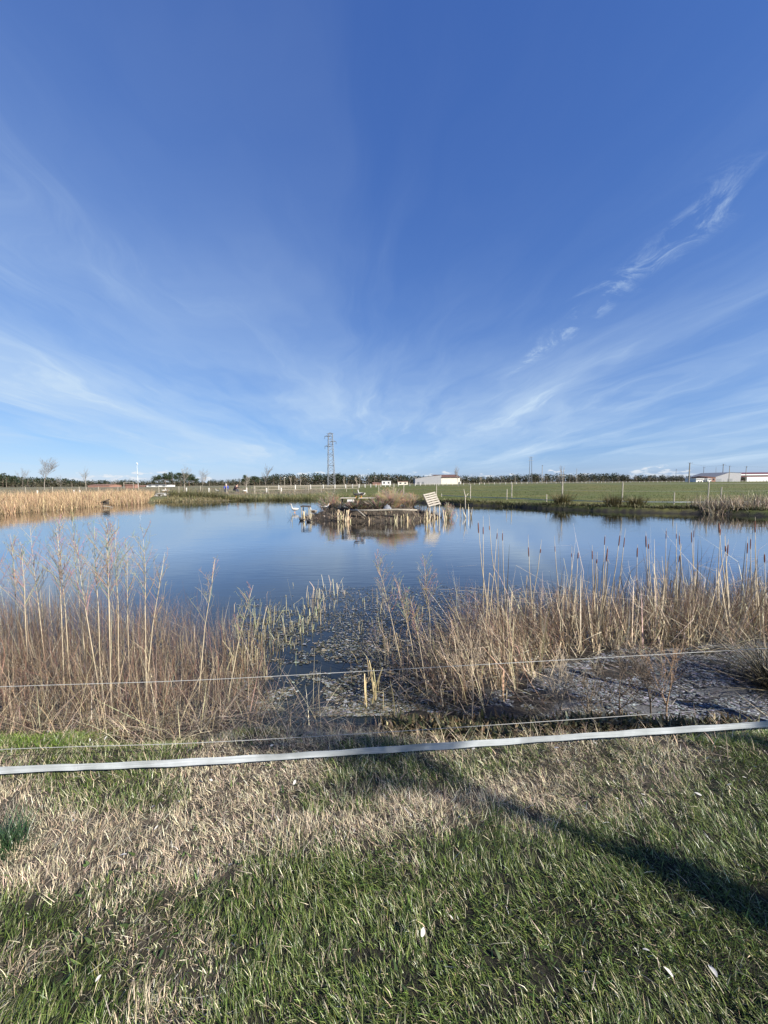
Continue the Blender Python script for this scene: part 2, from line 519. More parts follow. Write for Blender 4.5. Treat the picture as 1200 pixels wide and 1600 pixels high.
Q = np.stack([ii[:-1, :-1], ii[:-1, 1:], ii[1:, 1:], ii[1:, :-1]], -1).reshape(-1, 4)


def ground_material():
    mt, nt, b, o = new_mat('ground'); N = nt.nodes; L = nt.links
    a = N.new('ShaderNodeAttribute'); a.attribute_name = 'Col'
    tc = N.new('ShaderNodeTexCoord')
    def noise(s, d=6, st=(1, 1, 1)):
        mp = N.new('ShaderNodeMapping'); mp.inputs['Scale'].default_value = st; L.new(tc.outputs['Object'], mp.inputs[0])
        n = N.new('ShaderNodeTexNoise'); n.inputs['Scale'].default_value = s; n.inputs['Detail'].default_value = d
        n.inputs['Roughness'].default_value = 0.7; L.new(mp.outputs[0], n.inputs['Vector']); return n.outputs[0]
    n1 = noise(22, 8); n2 = noise(1.1, 8, (0.6, 1.6, 1)); n3 = noise(0.07, 6, (0.5, 1, 1))
    def rng_(v, lo, hi):
        m = N.new('ShaderNodeMapRange'); L.new(v, m.inputs[0]); m.inputs[1].default_value = 0.3; m.inputs[2].default_value = 0.7
        m.inputs[3].default_value = lo; m.inputs[4].default_value = hi; return m.outputs[0]
    def mul(p, q):
        m = N.new('ShaderNodeMath'); m.operation = 'MULTIPLY'; L.new(p, m.inputs[0]); L.new(q, m.inputs[1]); return m.outputs[0]
    k = mul(mul(rng_(n1, 0.55, 1.4), rng_(n2, 0.6, 1.35)), rng_(n3, 0.8, 1.2))
    v = N.new('ShaderNodeVectorMath'); v.operation = 'SCALE'; L.new(a.outputs['Color'], v.inputs[0]); L.new(k, v.inputs['Scale'])
    L.new(v.outputs[0], b.inputs['Base Color'])
    mr = N.new('ShaderNodeMapRange'); L.new(a.outputs['Alpha'], mr.inputs[0]); mr.inputs[3].default_value = 0.95; mr.inputs[4].default_value = 0.3
    L.new(mr.outputs[0], b.inputs['Roughness']); b.inputs['Specular IOR Level'].default_value = 0.3
    bp = N.new('ShaderNodeBump'); bp.inputs['Strength'].default_value = 0.7; bp.inputs['Distance'].default_value = 0.03
    L.new(n1, bp.inputs['Height']); L.new(bp.outputs[0], b.inputs['Normal'])
    return mt


base = base * 0.8
g = np_mesh('ground', np.stack([x, y, GZ.ravel()], 1), Q, ground_material(), np.concatenate([base, wet[:, None]], 1), smooth=True)
tag(g, 'grass, mud and meadow ground around the pond', None, None, 'structure')


def water_material():
    mt, nt, b, o = new_mat('pond_water'); N = nt.nodes; L = nt.links
    nt.nodes.remove(b)
    tc = N.new('ShaderNodeTexCoord')
    def noise(s, st, d=3):
        mp = N.new('ShaderNodeMapping'); mp.inputs['Scale'].default_value = st; L.new(tc.outputs['Object'], mp.inputs[0])
        n = N.new('ShaderNodeTexNoise'); n.inputs['Scale'].default_value = s; n.inputs['Detail'].default_value = d
        L.new(mp.outputs[0], n.inputs['Vector']); return n.outputs[0]
    h1 = noise(5.0, (0.45, 1.5, 1)); h2 = noise(0.9, (0.6, 1.4, 1), 2)
    patch = noise(0.14, (1, 1.6, 1), 3)
    mr = N.new('ShaderNodeMapRange'); L.new(patch, mr.inputs[0]); mr.inputs[1].default_value = 0.38; mr.inputs[2].default_value = 0.66
    mr.inputs[3].default_value = 0.25; mr.inputs[4].default_value = 1.25
    mu = N.new('ShaderNodeMath'); mu.operation = 'MULTIPLY'; L.new(h1, mu.inputs[0]); L.new(mr.outputs[0], mu.inputs[1])
    ad = N.new('ShaderNodeMath'); ad.operation = 'MULTIPLY_ADD'; L.new(h2, ad.inputs[0]); ad.inputs[1].default_value = 0.9; L.new(mu.outputs[0], ad.inputs[2])
    bp = N.new('ShaderNodeBump'); bp.inputs['Strength'].default_value = 0.5; bp.inputs['Distance'].default_value = 0.008
    L.new(ad.outputs[0], bp.inputs['Height'])
    df = N.new('ShaderNodeBsdfDiffuse'); df.inputs[0].default_value = (0.016, 0.021, 0.022, 1); L.new(bp.outputs[0], df.inputs['Normal'])
    gl = N.new('ShaderNodeBsdfGlossy'); gl.inputs['Roughness'].default_value = 0.03; L.new(bp.outputs[0], gl.inputs['Normal'])
    fr = N.new('ShaderNodeFresnel'); fr.inputs[0].default_value = 1.333; L.new(bp.outputs[0], fr.inputs['Normal'])
    k1 = N.new('ShaderNodeMath'); k1.operation = 'MULTIPLY_ADD'; k1.inputs[1].default_value = 2.5; k1.inputs[2].default_value = -0.065; L.new(fr.outputs[0], k1.inputs[0])
    k2 = N.new('ShaderNodeMath'); k2.operation = 'MINIMUM'; k2.inputs[1].default_value = 0.92; L.new(k1.outputs[0], k2.inputs[0])
    k3 = N.new('ShaderNodeMath'); k3.operation = 'MAXIMUM'; k3.inputs[1].default_value = 0.02; L.new(k2.outputs[0], k3.inputs[0])
    mx = N.new('ShaderNodeMixShader'); L.new(k3.outputs[0], mx.inputs[0]); L.new(df.outputs[0], mx.inputs[1]); L.new(gl.outputs[0], mx.inputs[2]); L.new(mx.outputs[0], o.inputs[0])
    return mt


wb = MB().add([(-44, 2.2, WZ), (34, 2.2, WZ), (34, 58, WZ), (-44, 58, WZ)], [(0, 1, 2, 3)])
w = wb.build('pond_water', water_material()); tag(w, 'calm blue pond reflecting the sky', None, None, 'structure')

# ------------------------------------------------------------------ island
IC = Vector((XD(590, 21.6, WZ), 21.7, WZ))


def island_z(x, y):
    # lobed outline ; longer to the left
    dx = (x - IC.x) / np.where(x < IC.x, 4.55, 4.2); dy = (y - IC.y) / 1.9
    r = np.sqrt(dx * dx + dy * dy) + (fbm(x * 0.9 + 3, y * 0.9, 3) - 0.5) * 0.35
    h = 0.62 * (1 - sstep(0.35, 1.0, r)) + 0.10 * (1 - sstep(0.85, 1.05, r))
    return WZ - 0.12 + h * (1.0) + (fbm(x * 3, y * 3, 3) - 0.5) * 0.16 * (r < 1.05)


ax_ = np.linspace(IC.x - 5.7, IC.x + 5.3, 120); ay_ = np.linspace(IC.y - 2.6, IC.y + 2.6, 66)
AX, AY = np.meshgrid(ax_, ay_); AZ = island_z(AX, AY)
ii = np.arange(AX.size).reshape(AX.shape)
Qi = np.stack([ii[:-1, :-1], ii[:-1, 1:], ii[1:, 1:], ii[1:, :-1]], -1).reshape(-1, 4)
M_mud = mat('island_mud', (0.06, 0.047, 0.034), 0.9, 2.5, 0.5, bump=0.8)
isl = np_mesh('island', np.stack([AX.ravel(), AY.ravel(), AZ.ravel()], 1), Qi, M_mud, smooth=True)
tag(isl, 'low brown mud island in the middle of the pond', None, None, 'structure')


def IZ(x, y): return float(island_z(np.array([x]), np.array([y]))[0])


# ================================================================== far things
def prism_building(name, label, cat, px0, px1, D, wall_h, ridge_h, depth, wall_m, roof_m, gable=None, turn=0.0, group=None):
    """a gabled shed seen from the side; local x along its length"""
    x0, x1 = XD(px0, D), XD(px1, D); Lh = (x1 - x0) / 2
    root = empty(name, ((x0 + x1) / 2, D, -0.02), turn, label, cat, group)
    b = MB()
    hw = depth / 2
    b.add([(-Lh, -hw, 0), (Lh, -hw, 0), (Lh, hw, 0), (-Lh, hw, 0), (-Lh, -hw, wall_h), (Lh, -hw, wall_h), (Lh, hw, wall_h), (-Lh, hw, wall_h), (-Lh, 0, ridge_h), (Lh, 0, ridge_h)],
          [(0, 1, 5, 4), (1, 2, 6, 9, 5), (2, 3, 7, 6), (3, 0, 4, 8, 7)])
    b.build('wall', wall_m, root)
    r = MB(); e = 0.25; t = 0.12
    s = (ridge_h - wall_h) / hw
    for sg in (-1, 1):
        ye = sg * (hw + e); ze = wall_h - s * e
        pts = [(-Lh - e, ye, ze + .01), (Lh + e, ye, ze + .01), (Lh + e, 0, ridge_h + .01), (-Lh - e, 0, ridge_h + .01)]
        pts += [(p[0], p[1], p[2] + t) for p in pts]
        f = [(0, 1, 2, 3), (4, 7, 6, 5), (0, 4, 5, 1), (1, 5, 6, 2), (2, 6, 7, 3), (3, 7, 4, 0)]
        r.add(pts, f)
    r.build('roof', roof_m, root)
    return root, Lh, hw


M_cream = mat('cream_wall', (0.66, 0.62, 0.52), 0.8, 1, 0.08, bump=0)
M_greywall = mat('grey_cladding', (0.30, 0.30, 0.31), 0.7, 1, 0.12, bump=0)
M_redroof = mat('red_brown_roof', (0.115, 0.062, 0.05), 0.8, 1, 0.2, bump=0)
M_maroon = mat('maroon_sheet', (0.12, 0.03, 0.033), 0.6, 1, 0.15, bump=0)
M_greyroof = mat('grey_roof', (0.22, 0.22, 0.22), 0.6, 1, 0.15, bump=0)
M_glass = mat('dark_opening', (0.03, 0.035, 0.045), 0.2, 1, 0.1, bump=0)
M_brick = mat('red_brick', (0.25, 0.14, 0.105), 0.9, 3, 0.3)
M_terracotta = mat('terracotta_roof', (0.27, 0.155, 0.115), 0.85, 2, 0.25)


def barn_centre():
    D = 260.0; x0, x1, x2 = XD(649, D), XD(690, D), XD(719, D)
    k_ = 260 / 150; root = empty('barn', (x0, D, -0.02), 0, 'grey barn with cream wall and red brown roof left of field fence', 'barn')
    h0 = ZD(748, D); hr = ZD(743.5, D)
    w1 = x1 - x0; w2 = x2 - x0; hw = 2.8; zr = ZD(742.6, D)
    # gable wing (grey), gable faces the viewer
    b = MB(); b.add([(0, 0, 0), (w1, 0, 0), (w1, 0, zr), (w1 * 0.40, 0, ZD(745.2, D)), (0, 0, h0), (0, 14, 0), (w1, 14, 0), (w1, 14, zr), (w1 * 0.40, 14, ZD(745.2, D)), (0, 14, h0)],
                    [(0, 1, 2, 3, 4), (5, 9, 8, 7, 6), (0, 4, 9, 5), (1, 6, 7, 2)])
    b.build('grey_wall', M_greywall, root)
    c = MB(); c.box(((w1 + w2) / 2 + 0.02, 7, ZD(746.8, D) / 2), (w2 - w1 - 0.03, 13.6, ZD(746.8, D))); c.build('cream_wall', M_cream, root)
    r = MB()
    r.add([(w1 + .02, -0.4, ZD(746.7, D)), (w2 + .3, -0.4, ZD(746.7, D)), (w2 - 1.5, 6, zr + .25), (w1 * 0.62, 6, zr + .25)], [(0, 1, 2, 3)])
    r.add([(w2 + .3, -0.4, ZD(746.7, D)), (w2 + .3, 14.4, ZD(746.7, D)), (w2 - 1.5, 6, zr + .25)], [(0, 1, 2)])
    r.build('red_roof', M_redroof, root)
    r = MB()
    r.add([(-.3, -.3, h0 + .02), (w1 * .40, -.3, ZD(745.2, D) + .02), (w1 * .40, 14.3, ZD(745.2, D) + .02), (-.3, 14.3, h0 + .02)], [(0, 1, 2, 3)])
    r.add([(w1 * .40, -.3, ZD(745.2, D) + .02), (w1, -.3, zr + .03), (w1, 14.3, zr + .03), (w1 * .40, 14.3, ZD(745.2, D) + .02)], [(0, 1, 2, 3)])
    r.build('grey_roof', M_greyroof, root)
    for k in (0.1, 0.27):
        d = MB(); d.box((w1 * k + 0.5, -0.03, 0.9), (1.4, 0.05, 1.8)); d.build('door', M_steel, root)
    t = MB(); t.box((w2 + .35, -0.5, 1.0), (.5, .5, 2.0)); t.build('downpipe_shaft', M_white, root)


barn_centre()


def barn_right():
    D = 330.0
    x0 = XD(1113, D); x1 = XD(1158, D); x2 = XD(1330, D)
    root = empty('farm_hall', (x0, D, -0.02), 0, 'large farm hall with grey gable and maroon roof at right horizon', 'barn')
    zr = ZD(737.8, D, 1150); ze = ZD(746.5, D, 1150); w = x1 - x0; hl = x2 - x0
    b = MB(); b.add([(0, 0, 0), (w * .98, 0, 0), (w, 0, zr - .6), (w * .6, 0, zr), (0, 0, ze), (0, 30, 0), (w * .98, 30, 0), (w, 30, zr - .6), (w * .6, 30, zr), (0, 30, ze)],
                    [(0, 1, 2, 3, 4), (5, 9, 8, 7, 6), (0, 4, 9, 5), (1, 6, 7, 2)])
    b.build('gable_wall', M_greywall, root)
    r = MB(); r.add([(-.3, -.3, ze + .02), (w * .6, -.3, zr + .02), (w * .6, 30, zr + .02), (-.3, 30, ze + .02)], [(0, 1, 2, 3)])
    r.add([(w * .6, -.3, zr + .02), (w, -.3, zr - .58), (w, 30, zr - .58), (w * .6, 30, zr + .02)], [(0, 1, 2, 3)])
    r.build('grey_roof', M_greyroof, root)
    z1 = ZD(741, D, 1150); z2 = ZD(742.8, D, 1150); z3 = ZD(745.3, D, 1150)
    r = MB(); r.add([(w + .02, 1, z1), (hl, 1, z1), (hl, 12, zr - .1), (w * .66, 12, zr - .1)], [(0, 1, 2, 3)]); r.build('maroon_roof', M_maroon, root)
    f = MB(); f.box(((w + hl) / 2, .8, (z1 + z2) / 2), (hl - w * .96, .4, z1 - z2 - .02)); f.build('white_fascia', M_white, root)
    f = MB(); f.box(((w + hl) / 2, 1.6, (z2 + z3) / 2), (hl - w * .98, .4, z2 - z3)); f.build('maroon_band', M_maroon, root)
    f = MB(); f.box(((w * 1.25 + hl) / 2, 1.5, z3 / 2), (hl - w * 1.25, .5, z3 - .05)); f.build('white_wall', M_white, root)
    for k in (.24, .62):
        d = MB(); d.box((w * k, -.05, 1.3), (4.2, .08, 2.6)); d.build('door', M_steel, root)


barn_right()


def small_block(name, label, cat, px0, px1, ytop, D, wm, rm, roofh=0.25, depth=3.0, win=0):
    D = N(px0, D) if D < 150 else D * 1.42
    z = ZD(ytop, D, px0); depth *= D / 110
    root, Lh, hw = prism_building(name, label, cat, px0, px1, D, z - roofh, z, depth, wm, rm)
    for k in range(win):
        xx = -Lh + (k + .5) * 2 * Lh / win
        m_ = MB(); m_.box((xx, -hw - .02, (z - roofh) * .55), (Lh * .8 / win, .04, (z - roofh) * .4)); m_.build('window', M_glass, root)
    return root


small_block('field_shed', 'white boxy field shed left of barn beside low reddish roof', 'shed', 597, 611, 751.2, 120, M_white, M_greyroof, .12, 3, 2)
small_block('field_shed', 'cream field shed nearest the grey barn', 'shed', 622, 637, 752.3, 120, M_cream, M_terracotta, .2, 3, 2)
small_block('low_shed', 'long low reddish shed at the foot of the dark wood', 'shed', 583, 596, 754, 124, M_terracotta, M_terracotta, .3, 4)
small_block('low_shed', 'long low red roofed shed behind left reeds', 'shed', 148, 181, 757.3, 100, M_brick, M_terracotta, .5, 5)
small_block('low_shed', 'small red roofed shed between lamp pole and pine clump', 'shed', 222, 233, 758.5, 100, M_brick, M_terracotta, .3, 4)
small_block('field_shed', 'long white low shed in front of the left pine clump', 'shed', 236, 268, 757.6, 105, M_white, M_greyroof, .25, 4, 3)
trailer = small_block('trailer', 'white box trailer parked right of tall roadside pole', 'trailer', 1079, 1091, 747.4, 215, M_white, M_white, .1, 4)
small_block('cottage', 'small brick cottage between white trailer and farm hall', 'house', 1092, 1104, 744.2, 222, M_brick, M_redroof, 1.0, 6, 2)
van = small_block('van', 'small white van beside the brick cottage', 'van', 1101, 1107, 747.8, 212, M_white, M_white, .2, 2)
small_block('brick_shed', 'brick red shed next to wooden frame behind left reeds', 'shed', 199, 214, 757.2, 62, M_brick, M_brick, .12, 1.6)


for veh, xs, r_ in ((trailer, (-.3, .3), .45), (van, (-.6, .6), .38)):
    Lh = max(c_[0] for c_ in veh.children[0].bound_box); hw = max(c_[1] for c_ in veh.children[0].bound_box); zt = max(c_[2] for c_ in veh.children[0].bound_box)
    for fx in xs:
        for sy in (-1, 1):
            m_ = MB(); m_.tube([(Lh * fx, sy * (hw - .12), r_), (Lh * fx, sy * (hw + .06), r_)], r_, 12); m_.build('wheel', M_darkwood, veh)
    for fx in ((-.2, .45) if veh is van else (-.55, 0, .55)):
        m_ = MB(); m_.box((Lh * fx, -hw - .02, zt * .66), (Lh * .42, .03, zt * .22)); m_.build('window' if veh is van else 'panel', M_glass if veh is van else M_greyroof, veh)


def wooden_frame():
    D = N(200, 61.0); x0 = XD(194, D); x1 = XD(209, D); z = ZD(754.3, D, 200)
    root = empty('garden_goal', ((x0 + x1) / 2, D, 0), 0, 'open wooden goal-like frame beside brick shed behind left reeds', 'frame')
    h = (x1 - x0) / 2
    for s in (-1, 1):
        m_ = MB(); m_.box((s * h, 0, z / 2), (.16, .16, z)); m_.build('post', M_wood, root)
    m_ = MB(); m_.box((0, 0, z + .081), (2 * h + .2, .16, .16)); m_.build('beam', M_wood, root)


wooden_frame()


# ------------------------------------------------------------------ pylons and poles
def lattice_pylon():
    D = 175.0; z1 = ZD(677, D, 518); c = G(518, D, 0); u = 1.5
    root = empty('lattice_pylon', (c.x, D, -0.1), R(18), 'tall steel lattice pylon standing alone before the dark wood', 'pylon')
    def corner(k, z):
        t = min(1, z / z1); w = u * (1.05 * (1 - t) + 0.62 * t)
        return Vector(((-w, w, w, -w)[k], (-w, -w, w, w)[k], z))
    for k in range(4):
        m_ = MB(); m_.tube([corner(k, 0), corner(k, z1)], [.085 * u, .06 * u], 4); m_.build('leg', M_steel, root)
    n = 15; br = MB()
    for i in range(n):
        za, zb = z1 * i / n, z1 * (i + 1) / n
        for k in range(4):
            a, b = (k, (k + 1) % 4) if i % 2 else ((k + 1) % 4, k)
            br.tube([corner(a, za), corner(b, zb)], .042 * u, 4)
            if i % 3 == 2: br.tube([corner(k, zb), corner((k + 1) % 4, zb)], .035 * u, 4)
    br.build('bracing', M_steel, root)
    for z, s in ((z1 - .9 * u, -1), (z1 - 2.4 * u, 1), (z1 - 3.9 * u, -1)):
        m_ = MB(); e = Vector((s * 1.75 * u, 0, z))
        m_.tube([Vector((0, -.5 * u, z)), e], .06 * u, 4); m_.tube([Vector((0, .5 * u, z)), e], .06 * u, 4); m_.tube([Vector((0, 0, z + .75 * u)), e], .04 * u, 4)
        m_.tube([Vector((-s * .6 * u, 0, z)), Vector((0, 0, z))], .05 * u, 4)
        arm = m_.build('cross_arm', M_steel, root)
        i_ = MB(); i_.tube([e, e + Vector((0, 0, -.8 * u))], [.05 * u, .07 * u], 5); i_.build('insulator', M_darkwood, arm)
    m_ = MB(); m_.tube([(-.65 * u, 0, z1), (0, 0, z1 + .35 * u), (.65 * u, 0, z1)], .045 * u, 4); m_.tube([(-1.2 * u, 0, z1 - .05), (1.0 * u, 0, z1 - .05)], .045 * u, 4)
    m_.build('top_cap', M_steel, root)


lattice_pylon()


def twin_pole(px, ytop, D, label, w=0.8):
    D *= 1.4; w *= 1.4; z = ZD(ytop, D, px); root = empty('twin_pole', (XD(px, D), D, 0), R(8), label, 'power pole')
    for s in (-1, 1):
        m_ = MB(); m_.tube([(s * w, 0, 0), (s * w * .55, 0, z)], [.24, .17], 6); m_.build('mast', M_steel, root)
    for k, hh in ((0, .985), (1, .86)):
        m_ = MB(); m_.box((0, 0, z * hh), (w * (4.2 - k * .6), .2, .2)); m_.build('cross_arm', M_steel, root)


def pole(name, px, ytop, D, label, arm=0.0, r=.14, m_=M_wood, arms=1, z0=0.0):
    D *= 1.4; r *= 1.4; arm *= 1.4; z = ZD(ytop, D, px); root = empty(name, (XD(px, D), D, z0), R(12), label, 'power pole')
    b = MB(); b.tube([(0, 0, 0), (0, 0, z)], [r, r * .65], 6); b.build('mast', m_, root)
    for k in range(arms):
        if arm:
            b = MB(); b.box((0, -r, z - .25 - k * .9), (arm, .1, .1)); a = b.build('cross_arm', M_darkwood, root)
            for s in (-1, 0, 1):
                i_ = MB(); i_.tube([(s * arm * .45, -r, z - .199 - k * .9), (s * arm * .45, -r, z + .08 - k * .9)], .07, 5); i_.build('insulator', M_darkwood, a)
    return root


twin_pole(829, 713.5, 200, 'tall twin masted power pole above the trees right of centre')
pole('utility_pole', 847, 727, 210, 'bare pole just right of the twin masted power pole', 0.8, .18)
pole('utility_pole', 901, 732, 205, 'thin utility pole above the wood left of the small cumulus clouds', 0, .14)
pole('utility_pole', 805, 742, 150, 'short pole in front of the wood left of twin masted pole', 0, .12)
pole('utility_pole', 1076.5, 723, 160, 'tall roadside pole with cross arm left of white trailer', 2.6, .3, M_wood)
pole('utility_pole', 1129, 725, 260, 'cross armed pylon behind grey gable of farm hall', 3.6, .32, M_steel, 2)
pole('utility_pole', 1139, 728, 224, 'pole standing against the farm hall gable', 1.2, .22, M_wood)
pole('utility_pole', 1165, 728.5, 226, 'pole with box rising in front of maroon roof', 1.0, .2, M_wood, 2)
pole('utility_pole', 1099, 729.5, 330, 'far grey pylon above the brick cottage', 3.0, .3, M_steel, 2)
pole('utility_pole', 1056, 733, 330, 'faint distant mast left of tall roadside pole', 1.5, .22, M_steel)
pole('utility_pole', 1118, 730, 300, 'thin distant mast left of the farm hall', 0, .16, M_steel)

# overhead lines to the right, sagging between the poles
def line_between(pa, pb, label):
    pts = []
    for i in range(25):
        t = i / 24; p = pa.lerp(pb, t); p.z -= 4 * t * (1 - t) * 1.3; pts.append(p)
    m_ = MB(); m_.tube(pts, .03, 4); o = m_.build('power_line', M_darkwood); tag(o, label, 'cable')


def LP(px, D, y_): return Vector((XD(px, D * 1.4), D * 1.4, ZD(y_, D * 1.4, px)))


line_between(LP(1076.5, 160, 724.5), LP(1129, 260, 726.5), 'thin power line between the roadside pole and the farm hall pylon')
line_between(LP(1129, 260, 726), LP(1165, 226, 729), 'thin power line above the farm hall roof')
line_between(LP(1165, 226, 729), LP(1330, 220, 726), 'thin power line leaving the picture at the right above farm hall')


def lamp_pole(px, ytop, D, label, big=True):
    D = N(px, D); z = ZD(ytop, D, px); root = empty('lamp_pole', (XD(px, D), D, 0), 0, label, 'lamp pole')
    b = MB(); b.tube([(0, 0, 0), (0, 0, z)], [.06, .045], 8); b.build('mast', M_white if big else M_wood, root)
    if big:
        b = MB(); b.tube([(0, 0, z - .05), (.22, -.1, z - .12)], .04, 6); b.build('arm', M_white, root)
        b = MB(); b.ell((.0, 0, z + .12), (.17, .17, .2)); b.build('lamp_head', M_white, root, True)
        b = MB(); b.box((.32, -.12, z - .25), (.3, .22, .34), Matrix.Rotation(R(25), 3, 'Y')); b.build('floodlight', M_white, root)
        b = MB(); b.box((.1, -.05, z * .55), (.16, .12, .3)); b.build('control_box', M_steel, root)
    else:
        b = MB(); b.box((.14, 0, z + .04), (.42, .14, .09), Matrix.Rotation(R(-15), 3, 'Y')); b.build('lamp_head', M_white, root)


lamp_pole(216.5, 724, 60, 'slim white lamp pole with round head and floodlight behind left reeds')
lamp_pole(445, 746.5, 50, 'short wooden lamp post with white head at the rail fence', False)


# ------------------------------------------------------------------ fences on the far side
def fence_run(name, label, pts, spacing, post_h, post_w, post_m, rails, rail_r, rail_m, flat=False, tall=None):
    """pts: plan polyline. posts at equal spacing, rails following"""
    root = empty(name, (pts[0][0], pts[0][1], 0), 0, label, 'fence'); o = Vector((pts[0][0], pts[0][1], 0))
    Pp = [Vector((a, b, 0)) for a, b in pts]
    segl = [(Pp[i + 1] - Pp[i]).length for i in range(len(Pp) - 1)]; tot = sum(segl)
    n = max(2, int(round(tot / spacing)) + 1); spots = []
    for k in range(n):
        s = tot * k / (n - 1); i = 0
        while i < len(segl) - 1 and s > segl[i]: s -= segl[i]; i += 1
        p = Pp[i].lerp(Pp[i + 1], s / segl[i]); spots.append(p)
    xs = np.array([p.x for p in spots]); ys = np.array([p.y for p in spots]); zs = ground_z(xs, ys)
    me = None
    for k, p in enumerate(spots):
        hh = post_h * random.uniform(.95, 1.05)
        if me is None:
            m_ = MB(); m_.box((0, 0, post_h / 2 - .05), (post_w, post_w, post_h + .1)); q = m_.build('post', post_m, root); me = q.data
        else: q = link('post', me, None, root)
        q.location = Vector((p.x, p.y, zs[k])) - o; q.rotation_euler = (random.uniform(-.03, .03), random.uniform(-.03, .03), random.uniform(0, 1.5))
    for rh in rails:
        m_ = MB(); line = [Vector((spots[k].x, spots[k].y, zs[k] + rh)) - o for k in range(n)]
        if flat:
            for a, b in zip(line[:-1], line[1:]):
                d = (b - a).normalized(); sd_ = d.cross(Vector((0, 0, 1))) * .012; up = Vector((0, 0, rail_r))
                m_.add([a - up - sd_, b - up - sd_, b + up - sd_, a + up - sd_, a - up + sd_, b - up + sd_, b + up + sd_, a + up + sd_],
                       [(0, 1, 2, 3), (7, 6, 5, 4), (3, 2, 6, 7), (4, 5, 1, 0)])
        else: m_.tube(line, rail_r, 4)
        m_.build('rail' if flat else 'wire', rail_m, root)
    return root


def pxD(px, D): return (XD(px, D), D)


fence_run('paddock_fence', 'long white post fence along the far edge of green field',
          [pxD(436, 90), pxD(488, 97), pxD(540, 108), pxD(620, 150), pxD(700, 190), pxD(770, 215), pxD(980, 285), pxD(1215, 335)], 4.6, 1.15, .2, M_whitewood, (.95, .55), .025, M_wood, True)
fence_run('rail_fence', 'pale wooden rail fence on the far bank behind the island',
          [pxD(399, 56), pxD(440, 60), pxD(500, 64), pxD(560, 68)], 2.3, 1.2, .08, M_wood, (1.1, .6), .025, M_wood, True)
fence_run('wire_fence', 'grey wooden post and wire fence behind left reed bank',
          [pxD(-60, 70), pxD(6, 72), pxD(126, 72), pxD(233, 66), pxD(320, 60), pxD(398, 57)], 5.2, 1.2, .11, M_wood, (1.05, .7, .4), .008, M_wire)


def stake_fence():
    root = empty('stake_fence', (0, 30, 0), 0, 'thin tall stakes with wire along the far right bank', 'fence'); o = Vector((0, 30, 0))
    spots = [(592, 38, 757.5), (631, 36.5, 757), (682, 33.5, 757), (735, 32, 756.5), (799.5, 30.2, 755), (878, 27.8, 752.5), (972, 26.2, 754), (1106, 25.4, 753.5), (1260, 25, 752)]
    tops = []
    for px, D, yt in spots:
        D = N(px, D); g_ = G(px, D); zt = ZD(yt, D, px)
        m_ = MB(); m_.tube([(0, 0, -.1), (0.01, 0, zt - g_.z)], [.045, .038], 6); q = m_.build('stake', M_palewood, root); q.location = g_ - o
        tops.append((g_, zt))
    for fr in (.92, .55):
        m_ = MB(); m_.tube([Vector((a.x, a.y, a.z + (zt - a.z) * fr)) - o for a, zt in tops], .007, 4); m_.build('wire', M_wire, root)


stake_fence()


def low_tape_fence():
    root = empty('tape_fence', (8, 26, 0), 0, 'low white tape fence on short stakes at right bank edge', 'fence'); o = Vector((8, 26, 0))
    pts = []
    for px, D in ((690, 33.2), (735, 31.2), (792, 29.4), (854, 27.2), (950, 25.2), (1053, 24.3), (1126, 24.0), (1215, 23.6)):
        D = N(px, D); g_ = G(px, D); pts.append(g_)
        h = {792: .95, 1053: .85, 854: .62, 1126: 1.15}.get(px, .35)
        m_ = MB(); m_.tube([(0, 0, -.1), (0, 0, h)], [.04, .035], 6); q = m_.build('stake', M_palewood, root); q.location = g_ - o
    m_ = MB()
    for a, b in zip(pts[:-1], pts[1:]):
        a = a - o + Vector((0, -.05, .16)); b = b - o + Vector((0, -.05, .16)); up = Vector((0, 0, .03)); s_ = Vector((0, .006, 0))
        m_.add([a - up - s_, b - up - s_, b + up - s_, a + up - s_, a - up + s_, b - up + s_, b + up + s_, a + up + s_], [(0, 1, 2, 3), (7, 6, 5, 4), (3, 2, 6, 7), (4, 5, 1, 0)])
    m_.build('tape', M_tape, root)


low_tape_fence()

# short white marker posts along the left and middle bank
mk = None
MKL = ['white marker post behind reeds below the large bare tree', 'left of two white marker posts behind reeds near pale bare tree', 'right of two white marker posts behind reeds near pale bare tree', 'white marker post at the foot of bare tree before pine clump', 'white marker post left of the two seated people', 'white marker post right of the seated people by forked tree', 'white marker post at the left end of rail fence', 'white marker post just left of the short lamp post']
for k, (px, D, h) in enumerate(((59, 38, .62), (116, 40, .62), (125, 41, .5), (292, 44, .8), (327, 44, .75), (386, 42.5, .8), (417, 43, .7), (440, 47, .65))):
    g_ = G(px, N(px, D))
    if mk is None:
        m_ = MB(); m_.box((0, 0, .3), (.13, .13, .7)); mk = m_.build('marker_post', M_white); o = mk
    else: o = link('marker_post', mk.data)
    o.location = g_; o.scale[2] = h / .6
    tag(o, MKL[k], 'post', 'white marker posts on the far bank')


